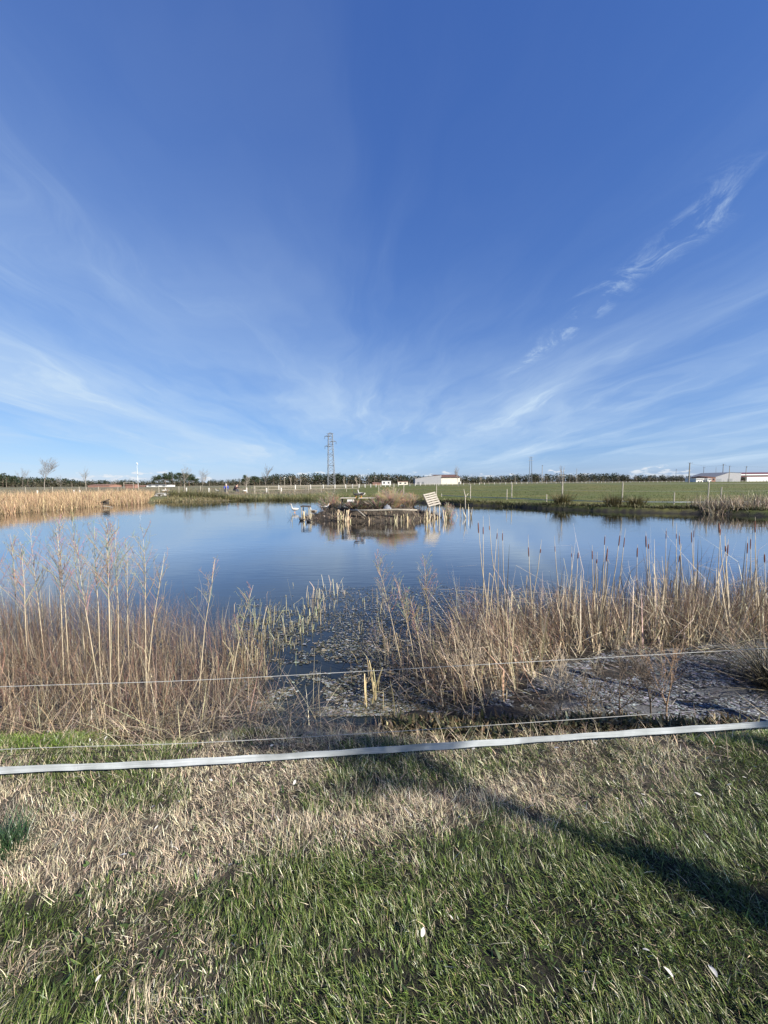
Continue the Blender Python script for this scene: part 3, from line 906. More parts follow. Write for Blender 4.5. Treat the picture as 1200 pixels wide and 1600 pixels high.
# ------------------------------------------------------------------ trees
def bare_tree_segs(h, spread, depth, r0, seed, col, up=0.25, first=0.35):
    rr = random.Random(seed); trunk = []; seg = []
    def go(p, d, L, r, lev):
        n = 3
        for i in range(n):
            q = p + d * (L / n); r2 = r * (.88 if i < n - 1 else .78)
            (trunk if lev == 0 else seg).append((tuple(p), tuple(q), r, r2, col))
            p = q; r = r2
            d = (d + Vector((rr.uniform(-1, 1), rr.uniform(-1, 1), rr.uniform(-.3, .6) * up * 2)) * .16).normalized()
            if lev < depth and (lev > 0 or i > 0):
                for _ in range(rr.choice((1, 2, 2))):
                    a = rr.uniform(0, 6.28); t = spread * rr.uniform(.6, 1.2)
                    nd = (d + Vector((math.cos(a), math.sin(a), .25)) * t).normalized()
                    go(p, nd, L * rr.uniform(.5, .75), r * .6, lev + 1)
        if lev < depth: go(p, d, L * .7, r * .8, lev + 1)
    go(Vector((0, 0, -.05)), Vector((0, 0, 1)), h * .45, r0, 0)
    return trunk, seg


def bare_tree(name, px, ytop, D, label, group=None, spread=.8, depth=3, r0=.08, seed=1, col=(.24, .2, .16), cat='tree'):
    D = N(px, D); g_ = G(px, D); h = ZD(ytop, D, px) - g_.z
    tr, sg = bare_tree_segs(h, spread, depth, r0, seed, col)
    top = max(s[1][2] for s in sg); k = h / top
    sc = lambda L_: [((a[0] * k, a[1] * k, a[2] * k), (b[0] * k, b[1] * k, b[2] * k), max(r_, .012), max(q, .009), c) for a, b, r_, q, c in L_]
    root = empty(name, g_, 0, label, cat, group)
    v, q, c = fine_tubes(sc(tr), 6); np_mesh('trunk', v, q, M_twig, c, True, root)
    v, q, c = fine_tubes(sc(sg), 3); np_mesh('crown', v, q, M_twig, c, True, root)
    return root


bare_tree('bare_tree', 70, 713, 52, 'large bare spreading tree behind left reed bank', None, .75, 4, .13, 5, (0.205, 0.180, 0.155))
bare_tree('bare_tree', 36, 729, 56, 'thin bare sapling left of the large bare tree', None, .6, 3, .06, 6, (0.186, 0.161, 0.136))
bare_tree('bare_tree', 96, 742, 54, 'small low bare tree just right of large bare tree', None, .8, 3, .07, 9, (0.186, 0.167, 0.143))
bare_tree('bare_tree', 135, 728, 48, 'bare young tree with pale trunk above the left reeds', None, .6, 3, .09, 11, (0.248, 0.223, 0.186))
bare_tree('bare_tree', 289, 725, 46, 'bare tree with pale trunk in front of pine clump', None, .7, 3, .1, 13, (0.248, 0.217, 0.180))
bare_tree('bare_tree', 317, 731, 48, 'bare sapling right of the pine clump', None, .7, 3, .06, 15, (0.198, 0.174, 0.149))
bare_tree('bare_tree', 385, 740, 46, 'low forked bare tree right of the two seated people', None, .9, 3, .08, 17, (0.260, 0.236, 0.198))
bare_tree('bare_tree', 415, 724, 47, 'tall slim bare sapling left of the short lamp post', None, .35, 3, .05, 19, (0.186, 0.167, 0.149))
bare_tree('bare_tree', 716, 726, 75, 'slender bare sapling beside the cream barn wall', None, .4, 3, .07, 21, (0.223, 0.198, 0.174))
bare_tree('bare_tree', 879, 727, 29, 'very thin bare sapling tied to stake on right bank', None, .25, 2, .03, 23, (0.223, 0.205, 0.186))


def leaf_cloud(n, centre, rad, size, col, seed, flat=1.0):
    r_ = np.random.default_rng(seed)
    d = r_.normal(size=(n, 3)); d /= np.linalg.norm(d, axis=1, keepdims=True)
    p = np.array(centre) + d * np.array(rad) * (r_.random((n, 1)) ** .4)
    a = r_.normal(size=(n, 3)); a /= np.linalg.norm(a, axis=1, keepdims=True)
    b = np.cross(a, r_.normal(size=(n, 3))); b /= np.linalg.norm(b, axis=1, keepdims=True)
    s = size * r_.uniform(.5, 1.3, (n, 1))
    V = np.stack([p - a * s, p - b * s * .6, p + a * s, p + b * s * .6], 1).reshape(-1, 3)
    Qq = (np.arange(n) * 4)[:, None] + np.arange(4)[None, :]
    c = np.array(col) * np.exp(r_.normal(0, .25, (n, 1))) * np.ones((1, 3))
    return V, Qq, np.repeat(np.clip(c, 0, 1), 4, axis=0)


def pine_meshes(seed, h):
    r_ = random.Random(seed); parts = []
    limbs = [((0, 0, -.1), (r_.uniform(-.1, .1), 0, h * .75), .10, .06, (.16, .11, .08))]
    for k in range(30):
        a = r_.uniform(0, 6.28); rad = r_.uniform(.0, 1.0) ** .6 * h * .34; z = h * (.92 - .25 * (rad / h / .34) ** 2 - r_.uniform(0, .42) ** 1.2)
        c = (math.cos(a) * rad, math.sin(a) * rad, z)
        limbs.append(((0, 0, z - h * .12), c, .05, .02, (.16, .11, .08)))
        parts.append(leaf_cloud(80, c, (h * .13, h * .13, h * .10), .13, (.030, .046, .018), seed * 50 + k))
    return merge(parts), fine_tubes(limbs, 5)


protos = []
for s in range(4):
    (v, q, c), (tv, tq, tc_) = pine_meshes(30 + s, 6.0)
    protos.append((v, q, c, tv, tq, tc_))
pine_data = []
PL = ['leftmost round pine of the clump right of lamp pole', 'second pine of the left clump, wide dark crown', 'third pine of left clump behind the bare tree',
      'fourth pine of the left clump, tallest crown', 'fifth pine of the clump, right shoulder', 'small lone umbrella pine just right of the clump', 'pine between bare forked tree and the lamp post wood',
      'pine at the left end of the dark middle wood']
for k, (px, yt, D) in enumerate(((248, 740, 200), (259, 737.5, 196), (270, 737, 205), (283, 736, 194), (296, 737, 200), (303, 742.5, 165), (384, 741.5, 190), (398, 742, 200))):
    i = k % 4
    D *= 1.3; g_ = G(px, D, 0); h = ZD(yt, D, px); root = empty('pine_tree', g_, k * 1.3, PL[k], 'tree', 'pines standing before the left woods'); root.scale = (h / 6 * 1.15, h / 6 * 1.15, h / 6)
    if k < 4:
        v, q, c, tv, tq, tc_ = protos[i]
        a = np_mesh('crown', v, q, M_leaf, c, False, root); b = np_mesh('trunk', tv, tq, M_twig, tc_, True, root); pine_data.append((a.data, b.data))
    else:
        link('crown', pine_data[i][0], None, root); link('trunk', pine_data[i][1], None, root)


def far_wood():
    parts = []; r_ = np.random.default_rng(77); segs = []
    # silhouette of the wood's top edge, as read from the photograph
    X0 = [-300, 0, 60, 130, 180, 240, 310, 360, 400, 440, 500, 560, 600, 650, 700, 740, 780, 840, 900, 960, 1010, 1050, 1100, 1200, 1500]
    Y0 = [738, 739, 744, 749, 750, 748, 749.5, 748, 746, 739.5, 739, 740, 739.5, 743, 742, 743, 742, 740, 740.5, 739.5, 741.5, 742, 742.5, 742, 741]
    n = 1700
    for k in range(n):
        px = r_.uniform(-260, 1460); D = r_.uniform(320, 400) if px < 760 else r_.uniform(430, 540)
        yt = np.interp(px, X0, Y0) + r_.normal(.6, .9) + 1.3 * math.sin(px * .043) * math.sin(px * .017 + 1) + (px < 420) * .6
        h = ZD(yt, D, px); g_ = Vector((XD(px, D), D, 0)); h = max(h, 3.0)
        w = h * r_.uniform(.20, .33)
        kind = r_.random()
        if kind < .8:
            col = (.018, .028, .013) if kind < .58 else (.034, .041, .020)
            parts.append(leaf_cloud(52, (g_.x, g_.y, h * .56), (w * 1.35, w * 1.2, h * .44), h * .07, col, 1000 + k))
            segs.append(((g_.x, g_.y, 0), (g_.x, g_.y, h * .7), .2, .12, (.11, .085, .065)))
        else:
            parts.append(leaf_cloud(30, (g_.x, g_.y - 10, h * .55), (w * 1.0, w * 1.0, h * .38), h * .05, (.115, .095, .062), 1000 + k))
            segs.append(((g_.x, g_.y - 10, 0), (g_.x, g_.y - 10, h * .75), .17, .08, (.25, .21, .17)))
        # understorey
        parts.append(leaf_cloud(20, (g_.x + r_.uniform(-3, 3), g_.y - 4, h * .26), (4.5, 2, h * .27), .9, (.050, .047, .028), 5000 + k))
    parts.append(fine_tubes(segs, 4))
    v, q, c = merge(parts)
    o = np_mesh('far_wood', v, q, M_leaf, c); tag(o, 'dark belt of pine wood along the whole horizon', 'wood', None, 'stuff')


far_wood()
for k, (px, yt, lab) in enumerate(((455, 742, 'pale bare tree at the left end of middle wood'), (538, 743.5, 'bare pale tree just right of lattice pylon'), (470, 744, 'bare pale tree against the wood right of lamp post'),
                                   (558, 743, 'slim pale birch-like tree against middle wood'), (651, 744, 'pale bare tree left of the grey barn'), (752, 743, 'pale bare tree right of the cream barn wall'))):
    bare_tree('bare_tree', px, yt, 250 + 5 * k, lab, 'bare trees along the wood edge', .6, 3, .2, 40 + k, (.36, .31, .25))


# ------------------------------------------------------------------ reed bank and rushes on the far sides (too many to count)
def scatter_poly(poly, n):
    poly = np.array(poly); lo = poly.min(0); hi = poly.max(0); out = np.zeros((0, 2))
    while len(out) < n:
        p = rng.uniform(lo, hi, (n * 2, 2)); ins = np.zeros(len(p), bool)
        for i in range(len(poly)):
            a = poly[i]; b = poly[(i + 1) % len(poly)]
            ins ^= ((a[1] > p[:, 1]) != (b[1] > p[:, 1])) & (p[:, 0] < (b[0] - a[0]) * (p[:, 1] - a[1]) / (b[1] - a[1] + 1e-12) + a[0])
        out = np.concatenate([out, p[ins]])
    return out[:n]


def on_ground(p, floor=WZ - .1):
    z = np.maximum(ground_z(p[:, 0], p[:, 1]), floor); return np.concatenate([p, z[:, None]], 1)


def left_reeds():
    n = 26000
    poly = [tuple(P(px, py, WZ).xy) for px, py in ((-140, 816.5), (0, 804), (50, 800.5), (100, 796.5), (160, 791.5), (200, 789), (228, 786.5))] + [pxD(242, 49), pxD(205, 52), pxD(150, 47), pxD(60, 40), pxD(0, 36), pxD(-140, 30)]
    p = scatter_poly(poly, n); b = on_ground(p)
    cl = fbm(p[:, 0] * .9, p[:, 1] * .9, 3)
    h = (.98 + .7 * (cl - .5) * 2) * rng.uniform(.5, 1.1, n)
    col = np.where((rng.random(n) < .7)[:, None], jit((.52, .375, .22), n, .28), jit((.30, .20, .12), n, .3))
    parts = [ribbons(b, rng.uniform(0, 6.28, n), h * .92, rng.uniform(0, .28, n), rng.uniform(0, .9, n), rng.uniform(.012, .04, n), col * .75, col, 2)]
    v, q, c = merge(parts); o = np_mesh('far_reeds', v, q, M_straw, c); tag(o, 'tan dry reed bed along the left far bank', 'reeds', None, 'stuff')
    # flattened straw at the water line
    return


left_reeds()


def tuft_patch(name, label, spots, n, hgt, col, wid, leanmax, mat_=M_straw):
    parts = []
    for x0, y0, rad, hs in spots:
        r_ = rng.normal(0, rad * .5, (n, 2)); p = np.array([[x0, y0]]) + r_; b = on_ground(p)
        L_ = hgt * hs * rng.uniform(.5, 1.1, n); az = np.arctan2(r_[:, 1], r_[:, 0]) + rng.normal(0, .5, n)
        c = jit(col, n, .3)
        parts.append(ribbons(b, az, L_, rng.uniform(0, leanmax, n), rng.uniform(.1, 1.2, n), np.full(n, wid) * rng.uniform(.6, 1.3, n), c * .55, c, 3))
    v, q, c = merge(parts); o = np_mesh(name, v, q, mat_, c); return o


rush_spots = [(268, 36.2, .5, 1), (280, 35.8, .6, 1), (293, 35.6, .6, 1.1), (306, 35.6, .6, 1.05), (316, 35.8, .5, .9), (333, 35.8, .45, 1), (345, 36, .4, .8), (360, 37.3, .4, .6), (376, 37.5, .4, .7), (390, 37.6, .4, .6), (407, 37.8, .4, .6), (428, 37.6, .5, .9), (440, 37.6, .4, .7), (452, 37.6, .4, .7), (467, 37.6, .6, .7), (480, 37.5, .5, .7)]
RL = 'olive rush clump on the far bank near the two people'
for k, (px, D, rad, hs) in enumerate(rush_spots):
    D = P(px, 782, WZ).y + .3; rad *= 1.8; hs *= 1.45
    o = tuft_patch('rush_clump', RL, [(XD(px, D), D, rad, hs)], 170, .8, (.14, .135, .05) if k % 3 else (.09, .095, .038), .03, .5)
    tag(o, 'olive rush clump on far bank left of the island, ' + ORD[k] + ' from the left', 'rushes', 'rush clumps on the far bank')
for px, D, rad, hs, lab in ((878, 25.4, .55, 1.35, 'spiky straw and olive rush clump on right bank below thin sapling'), (957, 23.9, .5, 1.25, 'round dark rush clump at the foot of two stakes on right bank'),
                            (993, 23.7, .42, 1.0, 'smaller dark rush clump right of the round one on right bank')):
    D = N(px, D); g_ = G(px, D); o = tuft_patch('rush_clump', lab, [(g_.x, g_.y, rad, hs)], 420, .85, (.15, .125, .05), .022, .6); tag(o, lab, 'rushes', 'rush clumps on the right bank')


def far_bank_growth():
    parts = []
    # ragged overhanging turf of the right bank, straw reeds at the far right
    t = rng.random(5200); pts = np.array([P(px, py, WZ).xy for px, py in ((690, 787), (740, 789.5), (850, 794.5), (940, 798.5), (1040, 801.5), (1100, 802.5), (1210, 806))])
    seg = t * (len(pts) - 1); i = np.minimum(seg.astype(int), len(pts) - 2); f = (seg - i)[:, None]
    p = pts[i] * (1 - f) + pts[i + 1] * f + rng.normal(0, .22, (len(t), 2)) + np.array([.05, .42])
    b = on_ground(p); n = len(p); c = jit((.15, .14, .06), n, .35)
    parts.append(ribbons(b, rng.uniform(0, 6.28, n), rng.uniform(.12, .35, n), rng.uniform(0, .9, n), rng.uniform(0, 1.4, n), np.full(n, .028), c * .6, c, 3))
    t = rng.random(4200); pts = np.array([P(px, py, WZ).xy for px, py in ((236, 785.3), (255, 784.5), (300, 784), (340, 783), (400, 781.5), (480, 781.5), (600, 784), (690, 787))])
    seg = t * (len(pts) - 1); i = np.minimum(seg.astype(int), len(pts) - 2); f = (seg - i)[:, None]
    p = pts[i] * (1 - f) + pts[i + 1] * f + np.stack([rng.normal(0, .3, len(t)), np.abs(rng.normal(0, 2.2, len(t))) + .1], 1)
    b = on_ground(p); n = len(p); c = np.where((rng.random(n) < .5)[:, None], jit((.15, .14, .05), n, .35), jit((.34, .28, .16), n, .3))
    parts.append(ribbons(b, rng.uniform(0, 6.28, n), rng.uniform(.12, .5, n), rng.uniform(0, .8, n), rng.uniform(0, 1.2, n), np.full(n, .035), c * .7, c, 3))
    n = 1500; p = np.stack([XD(0, 1) * 0 + rng.uniform(XD(1085, 23.2), XD(1225, 22.8), n), rng.uniform(21.9, 24.2, n)], 1); b = on_ground(p); c = jit((.44, .36, .25), n, .3)
    parts.append(ribbons(b, rng.uniform(0, 6.28, n), rng.uniform(.3, 1.15, n), rng.uniform(0, .5, n), rng.uniform(0, .6, n), rng.uniform(.014, .04, n), c * .8, c, 4, rng.uniform(.3, .9, n), rng.choice([0, 0, 1.3, 1.9], n)))
    v, q, c = merge(parts); o = np_mesh('bank_grass', v, q, M_straw, c); tag(o, 'rough dry grass hanging over the far bank', 'grass', None, 'stuff')
    parts = []
    n = 26000
    D = 26 + 110 * rng.random(n) ** 1.6; px = rng.uniform(-80, 1280, n); xx = (px - 600) / F * D
    keep = shore_sd(xx, D) < -.9; xx, D = xx[keep], D[keep]; n = len(xx)
    g_ = sstep(-14, -6, xx + rng.normal(0, 1.5, n)); b = on_ground(np.stack([xx, D], 1))
    c = jit((.25, .205, .13), n, .3) * (1 - g_[:, None]) + jit((.125, .145, .026), n, .3) * g_[:, None]
    L_ = (rng.uniform(.2, .75, n) * (1 - g_) + rng.uniform(.05, .13, n) * g_)
    parts.append(ribbons(b, rng.uniform(0, 6.28, n), L_, rng.uniform(0, .7, n), rng.uniform(0, 1, n), np.where(g_ > .5, .035, .03) * (D / 30) ** .5, c * .7, c, 2))
    v, q, c = merge(parts); o = np_mesh('meadow_grass', v, q, M_straw, c); tag(o, 'dry scrub and short green meadow grass beyond the pond', 'grass', None, 'stuff')


far_bank_growth()


# ------------------------------------------------------------------ culvert, duck shelter
def culvert():
    g_ = G(249, P(249, 781, WZ).y + 1.5); root = empty('culvert', g_, R(-10), 'pale concrete culvert mouth with rubble on the left far bank', 'culvert')
    b = MB()
    for k in range(11):
        a0, a1 = math.pi * k / 11, math.pi * (k + 1) / 11
        o_, i_ = .75, .5
        pts = []
        for yy in (0, 1.2):
            for rr, aa in ((o_, a0), (o_, a1), (i_, a1), (i_, a0)): pts.append((math.cos(aa) * rr, yy, math.sin(aa) * rr * .6 - .05))
        b.add(pts, [(0, 1, 2, 3), (7, 6, 5, 4), (0, 4, 5, 1), (1, 5, 6, 2), (2, 6, 7, 3), (3, 7, 4, 0)])
    b.build('mouth', M_concrete, root)
    b = MB(); b.add([(math.cos(math.pi * k / 11) * .51, .5, math.sin(math.pi * k / 11) * .31 - .05) for k in range(12)], [tuple(range(12))]); b.build('shade_sheet', M_darkwood, root)  # dark-coloured sheet standing in for the shade inside the pipe
    for k in range(14):
        b = MB(); b.ell((random.uniform(-1.5, 1.6), random.uniform(-.5, .1), 0), (random.uniform(.12, .28), .18, random.uniform(.08, .16)), None, 7, 5); b.build('stone', M_concrete, root)


culvert()


def duck_shelter():
    p = P(165, 793.5, WZ); root = empty('duck_shelter', p, R(20), 'small dark slanted duck shelter on legs at left reed edge', 'shelter')
    b = MB(); b.box((0, 0, .62), (.62, .5, .05), Matrix.Rotation(R(-22), 3, 'Y')); b.build('roof', M_darkwood, root)
    b = MB(); b.box((.03, .1, .42), (.44, .04, .3)); b.build('back_board', M_darkwood, root)
    for sx in (-1, 1):
        for sy in (-1, 1):
            b = MB(); b.tube([(sx * .22, sy * .18, -.25), (sx * .22, sy * .18, .60 + sx * .07)], .022, 5); b.build('leg', M_darkwood, root)
    b = MB(); b.box((.25, -.2, .12), (.7, .3, .04), Matrix.Rotation(R(12), 3, 'Y')); b.build('ramp', M_wood, root)


duck_shelter()


# ------------------------------------------------------------------ animals and people (small in the picture)
def skin(name, verts, edges, rad, m, parent=None, sub=2, root=0):
    me = bpy.data.meshes.new(name); me.from_pydata([tuple(v) for v in verts], edges, []); o = link(name, me, m, parent)
    md = o.modifiers.new('skin', 'SKIN'); md.use_smooth_shade = True
    for i, r_ in enumerate(rad):
        me.skin_vertices[0].data[i].radius = (r_, r_) if not hasattr(r_, '__len__') else r_
        me.skin_vertices[0].data[i].use_root = (i == root)
    s_ = o.modifiers.new('sub', 'SUBSURF'); s_.levels = sub; s_.render_levels = sub
    return o


M_feather = mat('white_feathers', (0.46, 0.44, 0.40), .8, 8, .1, bump=.05)
M_dfeather = mat('dark_feathers', (0.045, 0.042, 0.04), .7, 8, .3, bump=.05)
M_bfeather = mat('brown_feathers', (0.18, 0.13, 0.09), .8, 8, .35, bump=.05)
M_beak = mat('orange_beak', (0.65, .27, .05), .5, 5, .1, bump=0)
M_skin = mat('skin', (0.55, 0.36, 0.27), .6, 5, .1, bump=0)


def bird(name, loc, rz, size, label, m=M_feather, wing=None, neck=1.0, swim=False, group=None, cat='bird', head=None):
    root = empty(name, loc, rz, label, cat, group); s = size; lift = -.05 * s if swim else .24 * s
    V = [(-.48, 0, .30), (-.28, 0, .20), (0, 0, .16), (.24, 0, .21), (.36, 0, .34), (.40, 0, .34 + .22 * neck), (.43, 0, .34 + .40 * neck), (.53, 0, .35 + .40 * neck)]
    V = [Vector(v) * s + Vector((0, 0, lift)) for v in V]
    skin('body', V, [(i, i + 1) for i in range(7)], [x_ * s for x_ in (.03, (.14), (.20), (.17), (.085), (.055), (.07), (.035))], m, root, 2, 2)
    b = MB(); t = V[-1]; b.tube([t + Vector((-.02 * s, 0, 0)), t + Vector((.10 * s, 0, -.02 * s))], [.03 * s, .012 * s], 6); b.build('beak', M_beak, root)
    for sg in (-1, 1):
        b = MB(); b.ell((-.10 * s, sg * .165 * s, .22 * s + lift), (.30 * s, .05 * s, .12 * s), Matrix.Rotation(R(8), 3, 'Y')); b.build('wing', wing or m, root, True)
        if not swim:
            b = MB(); b.tube([(.02 * s, sg * .08 * s, .1 * s + lift), (.0, sg * .08 * s, 0)], .018 * s, 5); b.tube([(0, sg * .08 * s, .012 * s), (.13 * s, sg * .08 * s, .008 * s)], [.012 * s, .035 * s], 5); b.build('leg', M_beak, root)
    return root


pw = lambda px, py: P(px, py, WZ)
bird('goose', pw(461, 801), R(200), .56, 'white goose standing in the water left of the island', M_feather, None, 1.25, False)
for px, py, rz, lab in ((471.5, 813.5, 175, 'left of two small dark ducks swimming off the island'), (482.5, 815.5, 160, 'right of two small dark ducks swimming off the island')):
    bird('duck', pw(px, py), R(rz), .36, lab, M_dfeather, None, .7, True)
bird('duck', pw(511, 812), R(180), .38, 'brown and white duck swimming close to island front', M_feather, M_bfeather, .7, True)
xq = XD(490, 22.0, -.1); bird('duck', (xq, 22.0, IZ(xq, 22.0)), R(150), .55, 'white and brown duck at the left end of island', M_feather, M_bfeather, .6)
xq = XD(508, 21.9, -.1); bird('duck', (xq, 21.9, IZ(xq, 21.9)), R(20), .5, 'dark winged white duck resting in front of island shrub', M_feather, M_dfeather, .6)
for px, D, rz, lab in ((256, 44, 30, 'left white goose of the pair above the culvert'), (262, 43.5, 200, 'right white goose of the pair above the culvert'), (340, 42, 160, 'white goose lying in grass left of two people'), (383, 41.8, 40, 'white goose by the forked bare tree')):
    bird('goose', G(px, N(px, D)), R(rz), .8, lab, M_feather, M_feather if px != 262 else M_bfeather, .7 if px == 340 else 1.0)


def person_sitting(name, loc, rz, label, jacket, trousers, hair, lean=.25, hood=None):
    root = empty(name, loc, rz, label, 'person')
    # faces local -y ; seat at .45 ; lean forward
    ly = -lean
    V = [(0, 0, .50), (0, ly * .35, .72), (0, ly * .8, .98), (0, ly * 1.05, 1.12), (0, ly * 1.25, 1.26), (0, ly * 1.35, 1.36),
         (-.18, ly * .85, 1.0), (-.25, ly - .08, .76), (-.16, ly - .28, .66), (.18, ly * .85, 1.0), (.25, ly - .08, .76), (.16, ly - .28, .66),
         (-.10, -.05, .50), (-.13, -.45, .50), (-.13, -.43, .10), (-.13, -.56, .05), (.10, -.05, .50), (.13, -.45, .50), (.13, -.43, .10), (.13, -.56, .05)]
    E = [(0, 1), (1, 2), (2, 3), (3, 4), (4, 5), (2, 6), (6, 7), (7, 8), (2, 9), (9, 10), (10, 11), (0, 12), (12, 13), (13, 14), (14, 15), (0, 16), (16, 17), (17, 18), (18, 19)]
    rad = [.14, .14, .155, .06, .09, .07, .07, .055, .04, .07, .055, .04, .095, .075, .05, .04, .095, .075, .05, .04]
    root.scale = (1.35, 1.35, 1.15)
    skin('body', V, E, rad, M_skin, root, 1)
    jv = V[:3] + [V[3]] + V[6:12]; je = [(0, 1), (1, 2), (2, 3), (2, 4), (4, 5), (5, 6), (2, 7), (7, 8), (8, 9)]
    skin('jacket', jv, je, [.17, .175, .19, .08, .095, .075, .055, .095, .075, .055], jacket, root, 1)
    tv = [V[0]] + V[12:15] + V[16:19]; skin('trousers', tv, [(0, 1), (1, 2), (2, 3), (0, 4), (4, 5), (5, 6)], [.15, .11, .09, .065, .11, .09, .065], trousers, root, 1)
    b = MB()
    for sg in (-1, 1): b.ell((sg * .13, -.52, .05), (.05, .13, .05))
    b.build('shoes', M_dfeather, root, True)
    h = Vector(V[4]); b = MB(); b.ell((h.x, h.y + .025, h.z + .05), (.105, .115, .115)); b.build('hood' if hood else 'hair', hood or hair, root, True)
    return root


M_blue = mat('blue_jacket', (0.035, 0.06, 0.32), .8, 6, .2); M_plum = mat('dark_plum_jacket', (0.045, 0.02, 0.03), .8, 6, .2)
M_jeans = mat('dark_jeans', (0.03, 0.035, 0.06), .85, 6, .2); M_hair = mat('dark_hair', (0.02, 0.016, 0.012), .7, 6, .2)
pb = G(362, N(362, 42.0))
bench = empty('bench', pb, R(12), 'low wooden bench on the far bank under two people', 'bench')
b = MB(); b.box((0, 0, .45), (2.6, .38, .05)); b.build('seat', M_wood, bench)
for s in (-.8, .8):
    b = MB(); b.box((s, 0, .2), (.08, .34, .40)); b.build('leg', M_wood, bench)
person_sitting('person', pb + Vector((-.75, -.12, -.02)), R(12), 'person in blue jacket seated leaning forward on the far bank', M_blue, M_jeans, M_hair, .28, M_feather)
person_sitting('person', pb + Vector((.55, .08, -.02)), R(62), 'person in dark plum jacket seated leaning right on far bank', M_plum, M_jeans, M_hair, .42)


# ------------------------------------------------------------------ on the island
def pallet():
    D = 20.79
    root = empty('pallet', (XD(676, D), D, ZD(801, D)), 0, 'grey wooden pallet leaning up on the right end of island', 'pallet')
    a = Vector((XD(661, D + .7), D + .7, ZD(773.5, D + .7))); b_ = Vector((XD(680, D + .7), D + .7, ZD(772.3, D + .7)))
    c = Vector((XD(690, D), D, ZD(792.5, D))); 
    ex = (b_ - a).normalized(); ey = (c - b_); ln = ey.length; ey.normalize(); wv = (b_ - a).length
    ex = (ex - ey * ex.dot(ey)).normalized(); ez = ex.cross(ey)
    if ez.y > 0: ez = -ez
    R3 = Matrix((ex, ey, ez)).transposed(); o = root.location
    for k in range(6):
        t = (k + .5) / 6
        m_ = MB(); m_.box((0, 0, 0), (wv, ln / 6 * random.uniform(.5, .68), .022)); q = m_.build('plank', M_palewood, root)
        q.matrix_local = Matrix.Translation(a + ex * wv / 2 + ey * ln * t + ez * .05 - o) @ R3.to_4x4()
    for k in (.05, .5, .95):
        m_ = MB(); m_.box((0, 0, 0), (.09, ln, .078)); q = m_.build('stringer', M_wood, root)
        q.matrix_local = Matrix.Translation(a + ex * wv * k + ey * ln / 2 - ez * .002 - o) @ R3.to_4x4()
    for k in (.1, .5, .9):
        f = a + ex * wv * k + ey * ln * .93; 
        m_ = MB(); m_.tube([f - o, Vector((f.x, f.y - .05, WZ - .2)) - o], [.03, .035], 6); m_.build('prop', M_palewood, root)
    m_ = MB(); m_.tube([(a + b_) / 2 - o - Vector((0, -.08, 0)), Vector((a.x + .3, a.y + .6, IZ(a.x + .3, a.y + .6) - .1)) - o], .035, 6); m_.build('rear_prop', M_wood, root)


pallet()


def platform(px0, px1, ytop, D, lab, dp=.7):
    x0, x1 = XD(px0, D), XD(px1, D); z = ZD(ytop, D); zc = IZ((x0 + x1) / 2, D)
    root = empty('plank_platform', ((x0 + x1) / 2, D, zc), 0, lab, 'platform'); h = z - zc; w = x1 - x0
    for k in range(4):
        m_ = MB(); m_.box((0, (k - 1.5) * dp / 4, h), (w, dp / 4 * .9, .035)); m_.build('plank', M_palewood, root)
    for sx in (-.42, .42):
        for sy in (-.4, .4):
            m_ = MB(); m_.box((w * sx, dp * sy, h / 2 - .06), (.06, .06, h + .08)); m_.build('leg', M_darkwood, root)
    return root, z


platform(533, 556, 777.5, 21.56, 'low plank platform with pale block on the left of island')
_, pz = platform(561, 592, 777.8, 22.00, 'plank platform in the middle of island carrying the black and white bird')
xq = XD(565, 21.89, pz)
bird('pied_bird', (xq, 21.89, pz + .018), R(170), .5, 'black and white bird standing on the plank platform', M_feather, M_dfeather, .8)
xq = XD(556.5, 22.11, pz); bird('dark_bird', (XD(557, 21.56), 21.56, ZD(777.5, 21.56) + .018), R(190), .4, 'dark bird beside the black and white bird on island platform', M_dfeather, None, .9)
xq = XD(548, 21.12, 0); b = MB(); b.box((xq, 21.12, ZD(782, 21.12)), (.36, .2, .14)); o = b.build('white_block', M_white); tag(o, 'pale painted block under the left plank platform', 'block')
b = MB(); xq = XD(605, 20.79); zq = IZ(xq, 20.79)
V0 = []
for i in range(9):
    for j in range(7):
        u_, v_ = i / 8 - .5, j / 6 - .5
        V0.append((u_ * .46 + .03 * math.sin(j * 2.1), v_ * .3, max(0, .24 * (1 - (2 * u_) ** 2) * (1 - (2 * v_) ** 2)) + .04 * math.sin(i * 2.3 + j * 1.7)))
b.add(V0, [(i * 7 + j, (i + 1) * 7 + j, (i + 1) * 7 + j + 1, i * 7 + j + 1) for i in range(8) for j in range(6)])
o = b.build('plastic_sack', mat('grey_plastic', (.17, .18, .20), .5, 4, .3), None, True); o.location = (xq, 20.62, zq + .03); tag(o, 'crumpled pale grey sack lying on the island front', 'sack')
# retaining log along the island's front, propped on stakes
b = MB(); pts = [Vector((XD(px, D), D, ZD(py, D))) for px, py, D in ((545, 797, 20.08), (580, 797.5, 19.91), (620, 796.5, 19.86), (652, 797.5, 19.91))]
b.tube(pts, [.05, .055, .05, .045], 7); o = b.build('log', M_wood, None, True); tag(o, 'long grey log laid along the front of the island', 'log')
b = MB(); b.tube([(XD(556, 20.13), 20.13, ZD(795, 20.13)), (XD(563, 19.69), 19.69, ZD(800, 19.69)), (XD(570, 19.36), 19.36, ZD(806, 19.36))], [.03, .03, .02], 6)
o = b.build('branch', M_palewood, None, True); tag(o, 'pale bent branch hanging from island log into water', 'branch')
